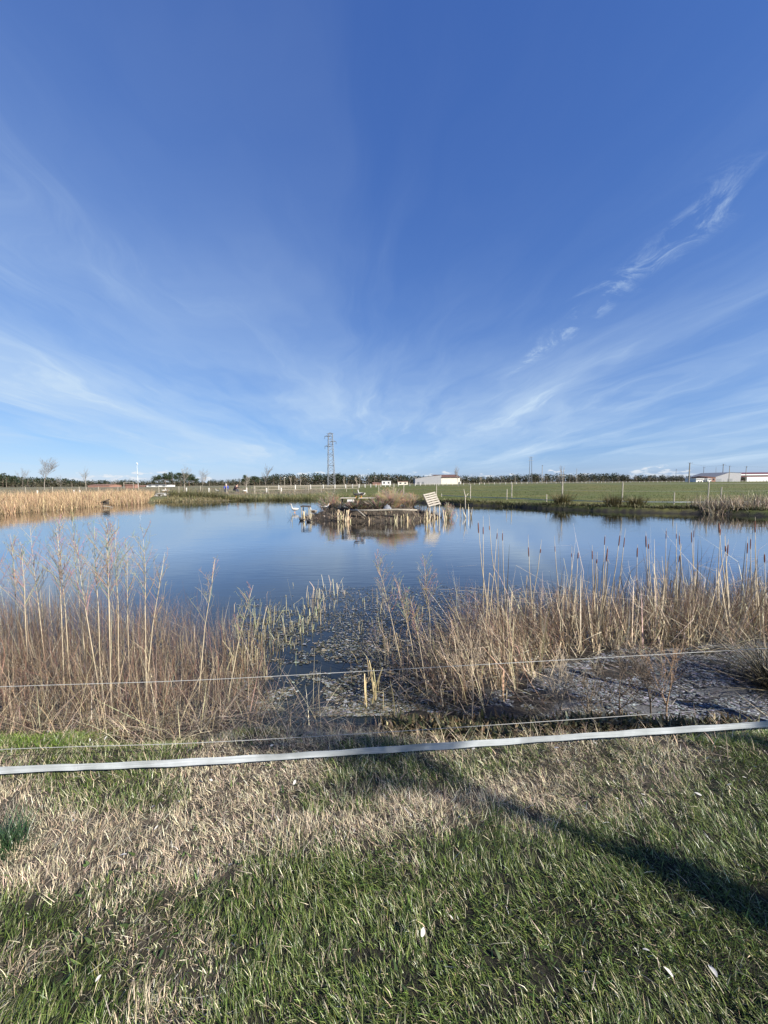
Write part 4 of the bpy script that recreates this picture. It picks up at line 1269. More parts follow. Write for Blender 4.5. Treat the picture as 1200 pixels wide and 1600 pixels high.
# overhanging dark turf slab at the island's left tip
b = MB(); b.box((XD(478, 21.56), 21.56, ZD(790, 21.56)), (.5, .6, .05), Matrix.Rotation(R(3), 3, 'Y')); root = b.build('duck_board', M_darkwood)
tag(root, 'dark board roof at the left tip of the island', 'board')
for dx in (-.2, .2):
    for dy in (-.24, .24):
        b = MB(); xx = XD(478, 21.56) + dx; b.tube([(xx, 21.56 + dy, WZ - .3), (xx, 21.56 + dy, ZD(790.6, 21.56))], .03, 6); b.build('leg', M_wood, root)

# cut stakes of old reed standing in the water round the island
def stub_cluster(px0, px1, D0, D1, n, h0, h1, label, col=(.58, .47, .31), z0=WZ - .1, w=(.018, .042), lean=.26):
    p = np.stack([rng.uniform(0, 1, n), rng.uniform(D0, D1, n)], 1)
    xx = (px0 + (px1 - px0) * p[:, 0] - 600) / F * (p[:, 1] * CP + 2.0 * SP); b_ = np.stack([xx, p[:, 1], np.full(n, z0)], 1)
    c = jit(col, n, .2); L_ = rng.uniform(h0, h1, n) + .1
    v, q, c = ribbons(b_, rng.uniform(0, 6.28, n), L_, np.abs(rng.normal(0, lean, n)), rng.normal(0, .1, n), rng.uniform(*w, n), c * .85, c, 2, tipw=.7)
    o = np_mesh('reed_stubs', v, q, M_straw, c); tag(o, label, 'reed stubs', None, 'stuff'); return o


stub_cluster(528, 545, 19.47, 20.02, 40, .15, .7, 'pale cut reed stubs in a thick bunch at island front left', w=(.03, .07))
stub_cluster(474, 488, 20.79, 21.45, 14, .3, .62, 'pale cut reed stubs below the dark board', w=(.03, .06))
stub_cluster(545, 680, 19.31, 19.91, 34, .03, .28, 'scattered pale reed stubs along the island waterline', w=(.02, .06))
stub_cluster(618, 645, 19.36, 19.80, 24, .08, .45, 'pale reed stubs in front of the tan island shrub', w=(.03, .06))
stub_cluster(660, 700, 19.25, 20.02, 34, .2, .75, 'pale reed stubs standing under the pallet', w=(.03, .055))
stub_cluster(715, 738, 20.24, 22.55, 22, .15, .85, 'sparse reed stubs in the water right of the island', w=(.02, .045))
stub_cluster(450, 470, 20.35, 22.22, 9, .1, .5, 'few thin stubs around the standing goose', w=(.02, .03))
p0 = pw(727, 802); b = MB(); b.tube([p0 - Vector((0, 0, .2)), p0 + Vector((-.02, 0, 1.15)), p0 + Vector((-.12, 0, 1.6))], [.03, .03, .012], 6); b.tube([p0 + Vector((-.02, 0, 1.0)), p0 + Vector((.18, 0, 1.3))], [.025, .015], 5)
o = b.build('forked_reed', M_palewood, None, True); tag(o, 'tall pale forked stem standing in water right of the island', 'stem')


def shrub(px, ytop, D, wpx, label, seed, n=260, col=(.30, .23, .15), rr=.006, z=None):
    xx = XD(px, D); z0 = IZ(xx, D) if z is None else z; h = ZD(ytop, D) - z0; w = wpx / F * D / 2; r_ = random.Random(seed); sg = []
    for k in range(n):
        a = r_.uniform(0, 6.28); t = r_.random() ** .7; base_ = Vector((math.cos(a) * w * .25 * t, math.sin(a) * w * .25 * t, -.05))
        tip = Vector((math.cos(a) * w * t, math.sin(a) * w * t * .8, h * r_.uniform(.45, 1.0) * (1 - .35 * t * t)))
        m1 = base_.lerp(tip, .5) + Vector((r_.uniform(-.1, .1), r_.uniform(-.1, .1), .05)) * h
        cc = tuple(c_ * r_.uniform(.6, 1.3) for c_ in (col if r_.random() < .75 else (.36, .30, .215)))
        sg.append((tuple(base_), tuple(m1), rr * 1.4, rr, cc)); sg.append((tuple(m1), tuple(tip), rr, rr * .5, cc))
        for _ in range(2):
            q = m1.lerp(tip, r_.uniform(.1, .9)); e = q + Vector((r_.uniform(-1, 1), r_.uniform(-1, 1), r_.uniform(.1, 1))) * h * .2; sg.append((tuple(q), tuple(e), rr * .8, rr * .4, cc))
    v, q, c = fine_tubes(sg, 3); root = empty('bare_shrub', (xx, D, z0), 0, label, 'shrub'); np_mesh('twigs', v, q, M_twig, c, False, root)
    st = MB()
    for k in range(5): st.tube([(r_.uniform(-.1, .1) * w, r_.uniform(-.1, .1) * w, -.1), (r_.uniform(-.25, .25) * w, r_.uniform(-.2, .2) * w, h * .35)], [.018, .01], 5)
    st.build('stem', M_bark, root)


shrub(517, 766, 22.66, 48, 'tan leafless shrub on the left half of island', 3, 330, (.30, .24, .16))
shrub(612, 760, 21.56, 62, 'big tan leafless shrub on the middle of island', 4, 480, (.40, .31, .20))
shrub(641, 768, 21.89, 36, 'smaller tan shrub right of the big island shrub', 5, 220, (.34, .27, .18))
shrub(590, 776, 21.12, 60, 'low dark tangled brush in front of island platform', 6, 300, (.10, .078, .058), .010)
shrub(556, 779, 20.79, 48, 'dark tangled brush under the left plank platform', 7, 280, (.09, .07, .052), .010)
shrub(700, 784, 21.34, 26, 'low grey tuft at the right tip of island', 8, 120, (.30, .25, .19))
n = 5200; p = np.stack([rng.uniform(IC.x - 4.6, IC.x + 4.3, n), rng.uniform(IC.y - 2, IC.y + 2, n)], 1)
iz = island_z(p[:, 0], p[:, 1]); kp = iz > WZ - .02; p = p[kp]; iz = iz[kp]; n = len(p); c = np.where((rng.random(n) < .6)[:, None], jit((.15, .115, .08), n, .45), jit((.42, .34, .24), n, .35))
v, q, c = ribbons(np.concatenate([p, iz[:, None]], 1), rng.uniform(0, 6.28, n), rng.uniform(.08, .5, n), rng.uniform(.0, 1.5, n), rng.uniform(-.2, 1, n), rng.uniform(.01, .03, n), c * .7, c, 3)
o = np_mesh('island_litter', v, q, M_straw, c); tag(o, 'brown dead grass and litter covering the island', 'dead grass', None, 'stuff')


# ================================================================== foreground
def near_reeds():
    def pick(n, *opts):
        """mixed straw colours: (share, colour)"""
        k = rng.random(n); out = np.zeros((n, 3)); lo = 0
        for sh, col in opts:
            m_ = (k >= lo) & (k < lo + sh); out[m_] = jit(col, int(m_.sum()), .25); lo += sh
        return out
    PALE, TAN, BRN, GRY, RED = (.60, .50, .34), (.42, .33, .21), (.145, .100, .066), (.22, .19, .15), (.19, .108, .072)
    def clump(p, f, off):
        """draw points together into tussocks"""
        cx = np.floor(p * f); h1 = np.stack([vnoise(cx[:, 0] * 3.7 + off, cx[:, 1] * 5.3), vnoise(cx[:, 0] * 7.1, cx[:, 1] * 2.9 + off)], 1)
        c0 = (cx + .2 + .6 * h1) / f; t = rng.uniform(.1, .8, (len(p), 1)); return p * (1 - t) + c0 * t
    # ---- left mass: a tangle of thin weeds, upright stems among them
    parts = []
    def left_top(x): return np.interp(x, [-6, -3.2, -2.4, -1.7, -1.25, -.9], [.95, .98, .88, .66, .44, .26])
    poly = [(-7, 2.7), (-2.4, 2.50), (-1.6, 2.42), (-1.2, 2.50), (-.98, 2.8), (-1.1, 3.5), (-1.4, 4.2), (-1.9, 4.7), (-3.0, 5.0), (-7.0, 5.4)]
    def spot(n):
        p = scatter_poly(poly, n); b = on_ground(p)
        p = clump(p, 6.0, 40); b = on_ground(p)
        H = (.52 + .80 * fbm(p[:, 0] * 2.6, p[:, 1] * 2.6 + 40, 3)) * left_top(p[:, 0] + rng.normal(0, .12, n)); return p, b, H
    n = 13000; p, b, H = spot(n); b[:, 2] += H * rng.uniform(0, .62, n)
    parts.append(ribbons(b, rng.uniform(0, 6.28, n), rng.uniform(.10, .42, n) * (.5 + H), rng.uniform(.1, 1.9, n), rng.normal(0, 1.2, n), rng.uniform(.0014, .0040, n), *[pick(n, (.45, BRN), (.30, RED), (.17, GRY), (.08, TAN))] * 2, 3))
    n = 12000; p, b, H = spot(n); b[:, 2] += H * rng.uniform(0, .72, n)
    parts.append(ribbons(b, rng.uniform(0, 6.28, n), rng.uniform(.08, .34, n) * (.5 + H), rng.uniform(.0, 1.6, n), rng.normal(0, 1.1, n), rng.uniform(.0009, .0022, n), *[pick(n, (.40, BRN), (.35, RED), (.25, GRY))] * 2, 3))
    n = 2900; p, b, H = spot(n)
    parts.append(ribbons(b, rng.uniform(0, 6.28, n), H * rng.uniform(.5, 1.15, n), np.abs(rng.normal(0, .36, n)), rng.normal(0, .45, n), rng.uniform(.0018, .0048, n), *[pick(n, (.20, PALE), (.35, TAN), (.45, BRN))] * 2, 4))
    n = 1500; p, b, H = spot(n); c = pick(n, (.3, PALE), (.4, TAN), (.3, BRN))
    parts.append(ribbons(b, rng.uniform(0, 6.28, n), H * rng.uniform(.4, 1.0, n), np.abs(rng.normal(.1, .3, n)), rng.normal(.3, .5, n), rng.uniform(.003, .008, n), c, c, 6, rng.uniform(.3, .9, n), rng.choice([0, .8, 1.5, 2.0], n)))
    # flopped straw along its foot
    n = 5200; p = scatter_poly([(-7, 2.45), (-2.2, 2.26), (-1.1, 2.22), (-.42, 2.42), (-.38, 2.80), (-.9, 3.0), (-7, 3.2)], n); b = on_ground(p); b[:, 2] += rng.uniform(0, .14, n); c = pick(n, (.5, PALE), (.3, TAN), (.2, BRN))
    parts.append(ribbons(b, rng.normal(-.6, 1.5, n), rng.uniform(.12, .55, n), rng.uniform(.2, 1.4, n), rng.uniform(-.2, 1.8, n), rng.uniform(.0016, .0046, n), c, c, 6))
    v, q, c = merge(parts); o = np_mesh('dry_grass', v, q, M_straw, c); tag(o, 'dense brown dry grass and weeds on the near left shore', 'dry grass', None, 'stuff')
    # ---- right mass: cattail leaves, snapped and leaning, over a brown mat
    parts = []
    def right_top(x): return np.interp(x, [.2, .6, 1.0, 1.4, 2.5, 4, 7], [.40, .78, 1.08, .86, .68, .74, .74])
    poly = [(.34, 3.55), (.50, 3.15), (.85, 3.12), (1.2, 3.3), (1.6, 3.75), (2.2, 4.2), (3.2, 4.35), (5, 4.4), (8, 4.6), (8.5, 6.2), (5.0, 6.1), (3, 5.75), (1.9, 5.4), (1.0, 4.9), (.45, 4.2)]
    def spot(n):
        p = clump(scatter_poly(poly, n), 5.0, 80); b = on_ground(p); H = (.45 + 1.0 * fbm(p[:, 0] * 2.6, p[:, 1] * 2.6 + 70, 3)) * right_top(p[:, 0]); return p, b, H
    def lean_az(p, n): return np.where((rng.random(n) < .75) & (p[:, 0] < 2.4), rng.normal(math.pi - .25, .5, n), rng.uniform(0, 6.28, n))
    n = 13500; p, b, H = spot(n); b[:, 2] += H * rng.uniform(.08, .66, n)
    parts.append(ribbons(b, lean_az(p, n), rng.uniform(.10, .40, n) * (.5 + H), rng.uniform(0, 1.7, n), rng.normal(0, .9, n), rng.uniform(.0012, .0040, n), *[pick(n, (.32, BRN), (.38, RED), (.18, TAN), (.12, GRY))] * 2, 4))
    n = 2600; p, b, H = spot(n); c = pick(n, (.4, PALE), (.3, TAN), (.3, RED))
    parts.append(ribbons(b, lean_az(p, n), H * rng.uniform(.45, 1.1, n), np.abs(rng.normal(.26, .34, n)), rng.normal(.05, .25, n), rng.uniform(.0025, .006, n), c, c, 4))
    n = 2600; p, b, H = spot(n); c = pick(n, (.6, (.64, .54, .38)), (.4, TAN))
    parts.append(ribbons(b, lean_az(p, n), H * rng.uniform(.5, 1.2, n), np.abs(rng.normal(.28, .42, n)), rng.normal(.08, .3, n), rng.uniform(.007, .017, n), c, c, 6, rng.uniform(.3, .92, n), rng.choice([0, 0, 1.1, 1.8, 2.3], n)))
    n = 330; p, b, H = spot(n); m_ = p[:, 0] > .8; p, b, H = p[m_], b[m_], H[m_]; n = len(p); c = pick(n, (.5, PALE), (.5, BRN))
    parts.append(ribbons(b, rng.uniform(0, 6.28, n), rng.uniform(.85, 1.6, n), np.abs(rng.normal(0, .2, n)), rng.normal(.1, .4, n), rng.uniform(.004, .011, n), c, c, 8, rng.uniform(.55, .8, n), rng.uniform(.5, 2.0, n)))
    # collapsed leaves lying across the front and in the shallows
    n = 1500; p = scatter_poly([(.1, 3.3), (.4, 3.1), (1.6, 3.3), (3, 4.1), (8, 4.3), (8, 4.9), (2, 4.9), (.6, 4.4), (.0, 4.6)], n); b = on_ground(p); b[:, 2] = np.maximum(b[:, 2], WZ + .01) + rng.uniform(0, .08, n); c = pick(n, (.4, PALE), (.3, GRY), (.3, BRN))
    parts.append(ribbons(b, rng.uniform(0, 6.28, n), rng.uniform(.12, .5, n), rng.uniform(1.0, 1.6, n), rng.uniform(-.3, .6, n), rng.uniform(.003, .010, n), c, c, 5))
    n = 650; p = scatter_poly([(.02, 3.5), (.15, 3.2), (.7, 3.1), (1.1, 3.6), (.8, 4.8), (-.2, 5.0), (-.25, 4.3)], n); b = np.concatenate([p, np.full((n, 1), WZ) + rng.uniform(.0, .06, (n, 1))], 1); c = pick(n, (.25, PALE), (.4, GRY), (.35, BRN))
    parts.append(ribbons(b, rng.uniform(0, 6.28, n), rng.uniform(.06, .34, n), rng.uniform(.6, 1.65, n), rng.uniform(-.4, .9, n), rng.uniform(.0018, .006, n), c, c, 4))
    # straw tufts rooted along the dark bank edge
    n = 2400; p = np.stack([rng.uniform(-.4, 2.4, n), 2.33 + .12 * np.sin(rng.uniform(0, 6.28, n)) + rng.normal(0, .06, n)], 1); p = clump(p, 7.0, 21); b = on_ground(p); c = pick(n, (.5, PALE), (.3, TAN), (.2, BRN))
    parts.append(ribbons(b, rng.uniform(0, 6.28, n), rng.uniform(.04, .17, n), rng.uniform(.1, 1.3, n), rng.uniform(0, 1.3, n), rng.uniform(.0014, .0038, n), c, c, 4))
    v, q, c = merge(parts); o = np_mesh('reed_bed', v, q, M_straw, c); tag(o, 'dense bed of dry cattail leaves on the near right shore', 'reeds', None, 'stuff')


near_reeds()
M_stalk = mat('straw_stalk', (.43, .355, .24), .6, 20, .3, bump=.05)
M_head = mat('cattail_head', (.17, .07, .045), .95, 60, .3, bump=.3)


def cattail(px, ytop, D, k, spike=.10):
    r_ = random.Random(900 + k); zt = ZD(ytop, D); xx = XD(px, D, zt); zb = WZ - .15
    root = empty('cattail', (xx, D, zb), 0, 'dry cattail with brown seed head above the right reeds, ' + ORD[k] + ' from left', 'cattail', 'cattails in the near right reeds')
    lx, ly = r_.uniform(-.16, .26), r_.uniform(-.1, .1); h = zt - zb
    pt = lambda t: Vector((lx * (1 - t) ** 1.4, ly * (1 - t), h * t))
    b = MB(); b.tube([pt(0), pt(.35), pt(.7), pt(1)], [.007, .006, .0045, .0015], 5); b.build('stem', M_stalk, root, True)
    fat = r_.uniform(.55, 1.15); hl = r_.uniform(.05, .17) / h; t1 = 1 - spike / h; t0 = t1 - hl
    b = MB(); b.tube([pt(t0), pt(t0 + hl * .1), pt(t0 + hl * .5), pt(t0 + hl * .9), pt(t1)], [.002, .0065 * fat, .0075 * fat, .0060 * fat, .002], 7); b.build('seed_head', M_head, root, True)
    for j in range(2):
        a = r_.uniform(0, 6.28); L_ = h * r_.uniform(.6, .95); n = 6; vs_ = []; fs = []
        d = Vector((math.cos(a), math.sin(a), 0)); s = Vector((-math.sin(a), math.cos(a), 0)); p = Vector((0, 0, .1)) + pt(0); th = r_.uniform(.05, .2); kk = r_.randint(3, 6)
        for i in range(n + 1):
            w_ = .008 * (1 - (i / n) ** 2 * .85); vs_ += [p - s * w_, p + s * w_]
            if i == kk: th += r_.uniform(.9, 1.9)
            p = p + (d * math.sin(th) + Vector((0, 0, math.cos(th)))) * (L_ / n)
        for i in range(n): fs.append((2 * i, 2 * i + 1, 2 * i + 3, 2 * i + 2))
        b = MB(); b.add(vs_, fs); b.build('leaf', M_stalk, root)


heads = [(747, 815, 4.4), (755, 812, 4.6), (764, 805, 5.0), (777, 828, 4.2), (785, 822, 4.5), (825, 834, 4.6), (846, 826, 5.0), (866, 828, 5.2), (893, 836, 5.0), (903, 850, 4.7), (925, 840, 5.0), (933, 850, 5.2), (945, 838, 4.8), (949, 836, 4.6),
         (969, 826, 5.0), (977, 828, 5.2), (996, 832, 5.3), (1009, 822, 5.0), (1013, 836, 4.8), (1041, 832, 5.3), (1057, 822, 5.0), (1061, 828, 4.8), (1065, 834, 5.2), (1080, 826, 4.9), (1084, 832, 5.1), (1123, 816, 4.8), (1126, 826, 5.1),
         (1133, 830, 4.6), (1138, 832, 5.0), (1168, 838, 5.2), (1173, 836, 4.9), (1180, 818, 4.7), (1194, 846, 4.8)]
for k, (px, yt, D) in enumerate(sorted(heads)): cattail(px, yt + random.uniform(-8, 22), D, k, random.uniform(.01, .16))


def weed_stalk(px, ytop, D, k, label, group, thick=.0075, plume=1.0, lean=0.0, col=(.60, .50, .33)):
    """a tall dead stalk with a fine twiggy plume"""
    r_ = random.Random(300 + k); zt = ZD(ytop, D); xx = XD(px, D, zt); zb = float(ground_z(np.array([xx]), np.array([D]))[0]) - .03; h = zt - zb
    root = empty('weed_stalk', (xx - lean, D, zb), 0, label, 'weed stalk', group)
    ly = r_.uniform(-.06, .06)
    pt = lambda t: Vector((lean * t ** 1.3, ly * t, h * t))
    b = MB(); ts = (0, .3, .6, .8, 1); b.tube([pt(t) + Vector((r_.uniform(-.01, .01), 0, 0)) for t in ts], [thick, thick * .9, thick * .7, thick * .45, thick * .15], 5)
    b.build('stem', M_stalk, root, True)
    sg = []
    for i in range(int(26 * plume)):
        t = r_.uniform(.62, .98); p = pt(t); a = r_.uniform(0, 6.28); L_ = h * .13 * (1.15 - t) / .4 * r_.uniform(.6, 1.3)
        d = Vector((math.cos(a) * .55, math.sin(a) * .55, 1)).normalized(); m1 = p + d * L_ * .5; e = m1 + (d + Vector((r_.uniform(-.4, .4), r_.uniform(-.4, .4), .1))).normalized() * L_ * .6
        cc = tuple(q * r_.uniform(.45, .9) for q in (.42, .33, .24)); sg += [(tuple(p), tuple(m1), .0018, .0014, cc), (tuple(m1), tuple(e), .0014, .0008, cc)]
        for _ in range(3):
            q = m1.lerp(e, r_.random()); f = q + Vector((r_.uniform(-1, 1), r_.uniform(-1, 1), r_.uniform(0, 1))) * L_ * .22; sg.append((tuple(q), tuple(f), .0012, .0008, cc))
    v, q, c = fine_tubes(sg, 3); np_mesh('plume', v, q, M_twig, c, False, root)


WLl = 'tall straw weed stalk with wispy top in near left grass'
lst = [(30, 842, 3.0, .02), (48, 818, 3.3, -.04), (62, 838, 3.6, .05), (82, 806, 3.0, .03), (97, 812, 3.1, .02), (99, 850, 2.9, -.03), (118, 800, 3.4, .0), (124, 845, 2.9, -.09), (140, 830, 3.5, .05), (148, 818, 3.2, .04),
       (152, 838, 3.7, .0), (166, 812, 3.0, .07), (172, 806, 3.05, .09), (180, 812, 3.2, .08), (187, 806, 3.3, .10), (196, 842, 3.5, .05), (219, 822, 3.0, .03), (14, 830, 3.8, .0), (-20, 820, 3.4, .0)]
lst = [q for q in lst if q[0] not in (62, 99, 140, 152, 180)]
for k, (px, yt, D, ln) in enumerate(lst): weed_stalk(px, yt, D, k, WLl + ', ' + ORD[sorted(q[0] for q in lst).index(px)] + ' from left', 'tall weed stalks in the near left grass', .0044, 1.2, ln)
for k, (px, yt, D, ln, lab) in enumerate(((253, 862, 3.1, .26, 'right leaning weed stalk with curved tip above the left grass'), (330, 872, 3.1, .20, 'right leaning weed stalk at the right edge of left grass'), (392, 914, 3.0, .28, 'low weed stalk leaning far right towards the open water'))):
    weed_stalk(px, yt, D, 60 + k, lab, None, .005, .7, ln)
# branched dead weeds in the middle
for k, (px, yt, D, ln, lab) in enumerate(((585, 868, 3.6, -.32, 'branched dead weed with rusty top leaning left over middle water'), (662, 868, 3.7, -.10, 'branched dead weed with rusty seed heads left of reed bed'), (618, 905, 3.5, -.25, 'fine dead weed between the two rusty weeds'),
                                          (640, 940, 3.3, -.18, 'low dead weed in front of the reed bed edge'))):
    weed_stalk(px, yt, D, 80 + k, lab, None, .0045, 1.6, ln, (.3, .22, .16))
# twiggy shrubs in front of the right reeds
def twig_bush(px, ybase, ytop, D, k, label, col):
    xx = XD(px, D, -.4); z0 = float(ground_z(np.array([xx]), np.array([D]))[0]); h = ZD(ytop, D) - z0; tr, sg = bare_tree_segs(h, .8, 3, .008, 500 + k, col)
    k_ = h / max(s[1][2] for s in sg)
    sc = lambda L_: [(tuple(q * k_ for q in a), tuple(q * k_ for q in b_), max(r0, .0016), max(r1, .0012), c) for a, b_, r0, r1, c in L_]
    root = empty('dead_forb', (xx, D, z0), 0, label, 'dead plant')
    v, q, c = fine_tubes(sc(tr), 5); np_mesh('stem', v, q, M_twig, c, True, root); v, q, c = fine_tubes(sc(sg), 3); np_mesh('twigs', v, q, M_twig, c, False, root)


for k, (px, yt, D, lab, col) in enumerate(((735, 985, 3.05, 'bare twiggy plant with pale stem at the reed bed foot', (.42, .34, .24)), (872, 1020, 2.95, 'forked pale twig plant standing in the dark mud', (.40, .33, .24)), (912, 1025, 2.9, 'thin forked twig plant right of the pale one', (.30, .24, .17)),
                                           (1014, 990, 3.0, 'dark upright twig plant before the pale mud', (.10, .08, .06)), (1038, 1000, 2.95, 'brown upright twig plant with withered leaves', (.28, .19, .12)), (968, 1015, 2.9, 'small dark twig plant in the middle of mud', (.13, .10, .075)))):
    twig_bush(px, 1100, yt, D, k, lab, col)


# ------------------------------------------------------------------ shallows: stubs, scum, litter
def shallows():
    parts = []
    def blob(px, py, rx, ry, n, h0, h1, col, w=(.005, .010), lean=.2):
        c0 = P(px, py, WZ); sx = rx / F * c0.y; sy = abs(P(px, py - ry, WZ).y - P(px, py + ry, WZ).y) / 2
        p = np.stack([c0.x + rng.normal(0, sx * .6, n), c0.y + rng.normal(0, sy * .6, n), np.full(n, WZ - .03)], 1); c = jit(col, n, .22)
        parts.append(ribbons(p, rng.uniform(0, 6.28, n), rng.uniform(h0, h1, n), np.abs(rng.normal(0, lean, n)), rng.normal(0, .3, n), rng.uniform(*w, n), c * .8, c, 3, rng.uniform(.5, .95, n), rng.choice([0, 0, 0, 1.5], n), tipw=.6))
    st = (.36, .33, .21)
    blob(410, 985, 50, 45, 130, .1, .42, st); blob(440, 1010, 30, 60, 120, .08, .3, (.29, .27, .17)); blob(385, 1040, 30, 40, 120, .1, .35, (.38, .31, .2))
    blob(500, 945, 22, 18, 60, .1, .34, (.46, .41, .28), (.006, .012)); blob(520, 925, 22, 10, 20, .1, .34, (.48, .42, .29), (.008, .014)); blob(470, 985, 22, 30, 40, .08, .24, st, (.007, .012))
    blob(560, 970, 60, 40, 70, .05, .26, (.36, .32, .2)); blob(620, 1040, 50, 50, 90, .1, .4, (.4, .31, .2)); blob(580, 1090, 12, 16, 14, .2, .45, (.5, .4, .22), (.010, .016)); blob(737, 1065, 8, 16, 8, .25, .45, (.5, .4, .22), (.010, .016))
    blob(600, 950, 60, 25, 60, .1, .4, (.3, .25, .17), (.003, .006), .5)
    v, q, c = merge(parts); o = np_mesh('water_stubs', v, q, M_straw, c); tag(o, 'short cut reed stubs standing in the shallow near water', 'reed stubs', None, 'stuff')
    # floating scum and dead leaves : small irregular flakes lying on the water
    n = 62000; V = []; Qq = []; C = []
    px = rng.uniform(370, 900, n); py = 915 + 205 * rng.random(n) ** .8
    pts = np.array([P(a, b_, WZ).xy for a, b_ in zip(px, py)])
    dens = fbm(pts[:, 0] * 4 + 7, pts[:, 1] * 6, 4) + .24 * sstep(460, 580, px) - .12 * ((px > 400) & (px < 560) & (py > 1020)) - .3 * ((px < 490) & (py < 945))
    keep = dens + rng.normal(0, .05, n) > .47; pts = pts[keep]; n = len(pts)
    ang = rng.uniform(0, 6.28, n); s = rng.uniform(.0025, .009, n) * np.exp(rng.normal(0, .4, n)); k5 = 6
    Vv = np.zeros((n, k5, 3))
    for k in range(k5):
        rr = s * rng.uniform(.5, 1.2, n); t = ang + 6.283 * k / k5
        Vv[:, k, 0] = pts[:, 0] + np.cos(t) * rr * 1.6; Vv[:, k, 1] = pts[:, 1] + np.sin(t) * rr; Vv[:, k, 2] = WZ + .005 + rng.uniform(0, .006, n)
    Qq = (np.arange(n) * k5)[:, None] + np.array([[0, 1, 2, 3]]); Q2 = (np.arange(n) * k5)[:, None] + np.array([[0, 3, 4, 5]])
    tcol = rng.random(n)[:, None]; c = np.where(tcol < .55, jit((.09, .088, .058), n, .4), np.where(tcol < .84, jit((.27, .28, .28), n, .25), jit((.24, .2, .13), n, .3)))
    # crusted flakes drying on the mud flat
    nm = 48000; pm = scatter_poly([(.55, 2.95), (1.1, 2.75), (6, 2.65), (6, 4.5), (3, 4.4), (1.7, 3.9), (.9, 3.4)], nm)
    pm = pm[fbm(pm[:, 0] * 3.0 + 3, pm[:, 1] * 7.0, 4) + .10 * sstep(1.0, 2.0, pm[:, 0]) + rng.normal(0, .04, len(pm)) > .50]; nm = len(pm)
    zm = ground_z(pm[:, 0], pm[:, 1]); km = zm > WZ - .015; pm, zm = pm[km], np.maximum(zm[km], WZ) + .005; nm = len(pm); sm_ = rng.uniform(.003, .010, nm); am = rng.normal(-.55, .35, nm)
    Vm = np.zeros((nm, k5, 3))
    for k in range(k5):
        t = 6.283 * k / k5; rr = sm_ * rng.uniform(.6, 1.2, nm); ex_ = np.cos(t) * rr * 2.4; ey_ = np.sin(t) * rr * .8
        Vm[:, k, 0] = pm[:, 0] + ex_ * np.cos(am) - ey_ * np.sin(am); Vm[:, k, 1] = pm[:, 1] + ex_ * np.sin(am) + ey_ * np.cos(am); Vm[:, k, 2] = zm + rng.uniform(0, .008, nm)
    cm = np.where(rng.random((nm, 1)) < .72, jit((.26, .27, .285), nm, .3), jit((.10, .095, .08), nm, .35))
    Qm = (np.arange(nm) * k5)[:, None] + np.array([[0, 1, 2, 3]]); Qm2 = (np.arange(nm) * k5)[:, None] + np.array([[0, 3, 4, 5]])
    o = np_mesh('mud_crust', Vm.reshape(-1, 3), np.concatenate([Qm, Qm2]), M_twig, np.repeat(cm, k5, axis=0)); tag(o, 'pale flaky crust drying on the dark mud at right', 'mud crust', None, 'stuff')
    o = np_mesh('floating_scum', Vv.reshape(-1, 3), np.concatenate([Qq, Q2]), M_twig, np.repeat(c, k5, axis=0)); tag(o, 'floating scum and dead leaf flakes on the shallow water', 'scum', None, 'stuff')


shallows()


def mud_litter():
    """leafy low plants and dead leaves on the dark bank under the tape, straw bits on the mud"""
    parts = []
    n = 9500; p = scatter_poly([(-.05, 2.36), (.9, 2.35), (1.9, 2.35), (2.6, 2.45), (2.0, 2.75), (1.2, 2.95), (.1, 2.95)], n); b = on_ground(p); b[:, 2] += rng.uniform(0, .10, n)
    t = rng.random(n)[:, None]; c = np.where(t < .55, jit((.055, .06, .025), n, .35), np.where(t < .85, jit((.12, .085, .045), n, .3), jit((.30, .25, .14), n, .3)))
    parts.append(ribbons(b, rng.uniform(0, 6.28, n), rng.uniform(.03, .075, n), rng.uniform(.2, 1.6, n), rng.uniform(-.2, 1, n), rng.uniform(.012, .026, n), c, c, 3, tipw=.25))
    n = 1100; p = scatter_poly([(.6, 2.6), (6, 2.6), (6, 4.4), (3, 4.3), (1.6, 3.7)], n); b = on_ground(p); b[:, 2] += .006; c = jit((.26, .23, .18), n, .45)
    parts.append(ribbons(b, rng.uniform(0, 6.28, n), rng.uniform(.03, .28, n), rng.uniform(1.2, 1.6, n), rng.uniform(-.2, .3, n), rng.uniform(.003, .012, n), c, c, 3))
    v, q, c = merge(parts); o = np_mesh('bank_litter', v, q, M_leaf, c); tag(o, 'dark low leaves and straw litter on the near muddy bank', 'litter', None, 'stuff')
    n = 700; p = scatter_poly([(1.12, 2.55), (1.75, 2.5), (1.75, 2.8), (1.2, 2.85)], n); b = on_ground(p); c = jit((.34, .27, .16), n, .3)
    v, q, c = ribbons(b, rng.uniform(0, 6.28, n), rng.uniform(.1, .3, n), rng.uniform(.1, 1.2, n), rng.uniform(0, 1, n), rng.uniform(.002, .005, n), c * .7, c, 4)
    o = np_mesh('dead_tuft', v, q, M_straw, c); tag(o, 'pale dead grass tuft on the bank before the grey mud', 'grass tuft')


mud_litter()


def radiating_rush():
    c0 = Vector((3.85, 3.5, 0)); z0 = float(ground_z(np.array([c0.x]), np.array([c0.y]))[0])
    n = 900; az = rng.uniform(0, 6.28, n); b = np.stack([c0.x + rng.normal(0, .09, n), c0.y + rng.normal(0, .09, n), np.full(n, z0)], 1)
    d = rng.random(n)[:, None]; c = np.where(d < .78, jit((.030, .030, .020), n, .3), jit((.36, .30, .19), n, .25))
    v, q, c = ribbons(b, az, rng.uniform(.45, 1.0, n), rng.uniform(.45, 1.5, n), rng.uniform(0, .5, n), rng.uniform(.004, .008, n), c * .8, c, 4)
    o = np_mesh('rush_clump', v, q, M_straw, c); tag(o, 'dark radiating rush clump at the right edge above tape', 'rushes')


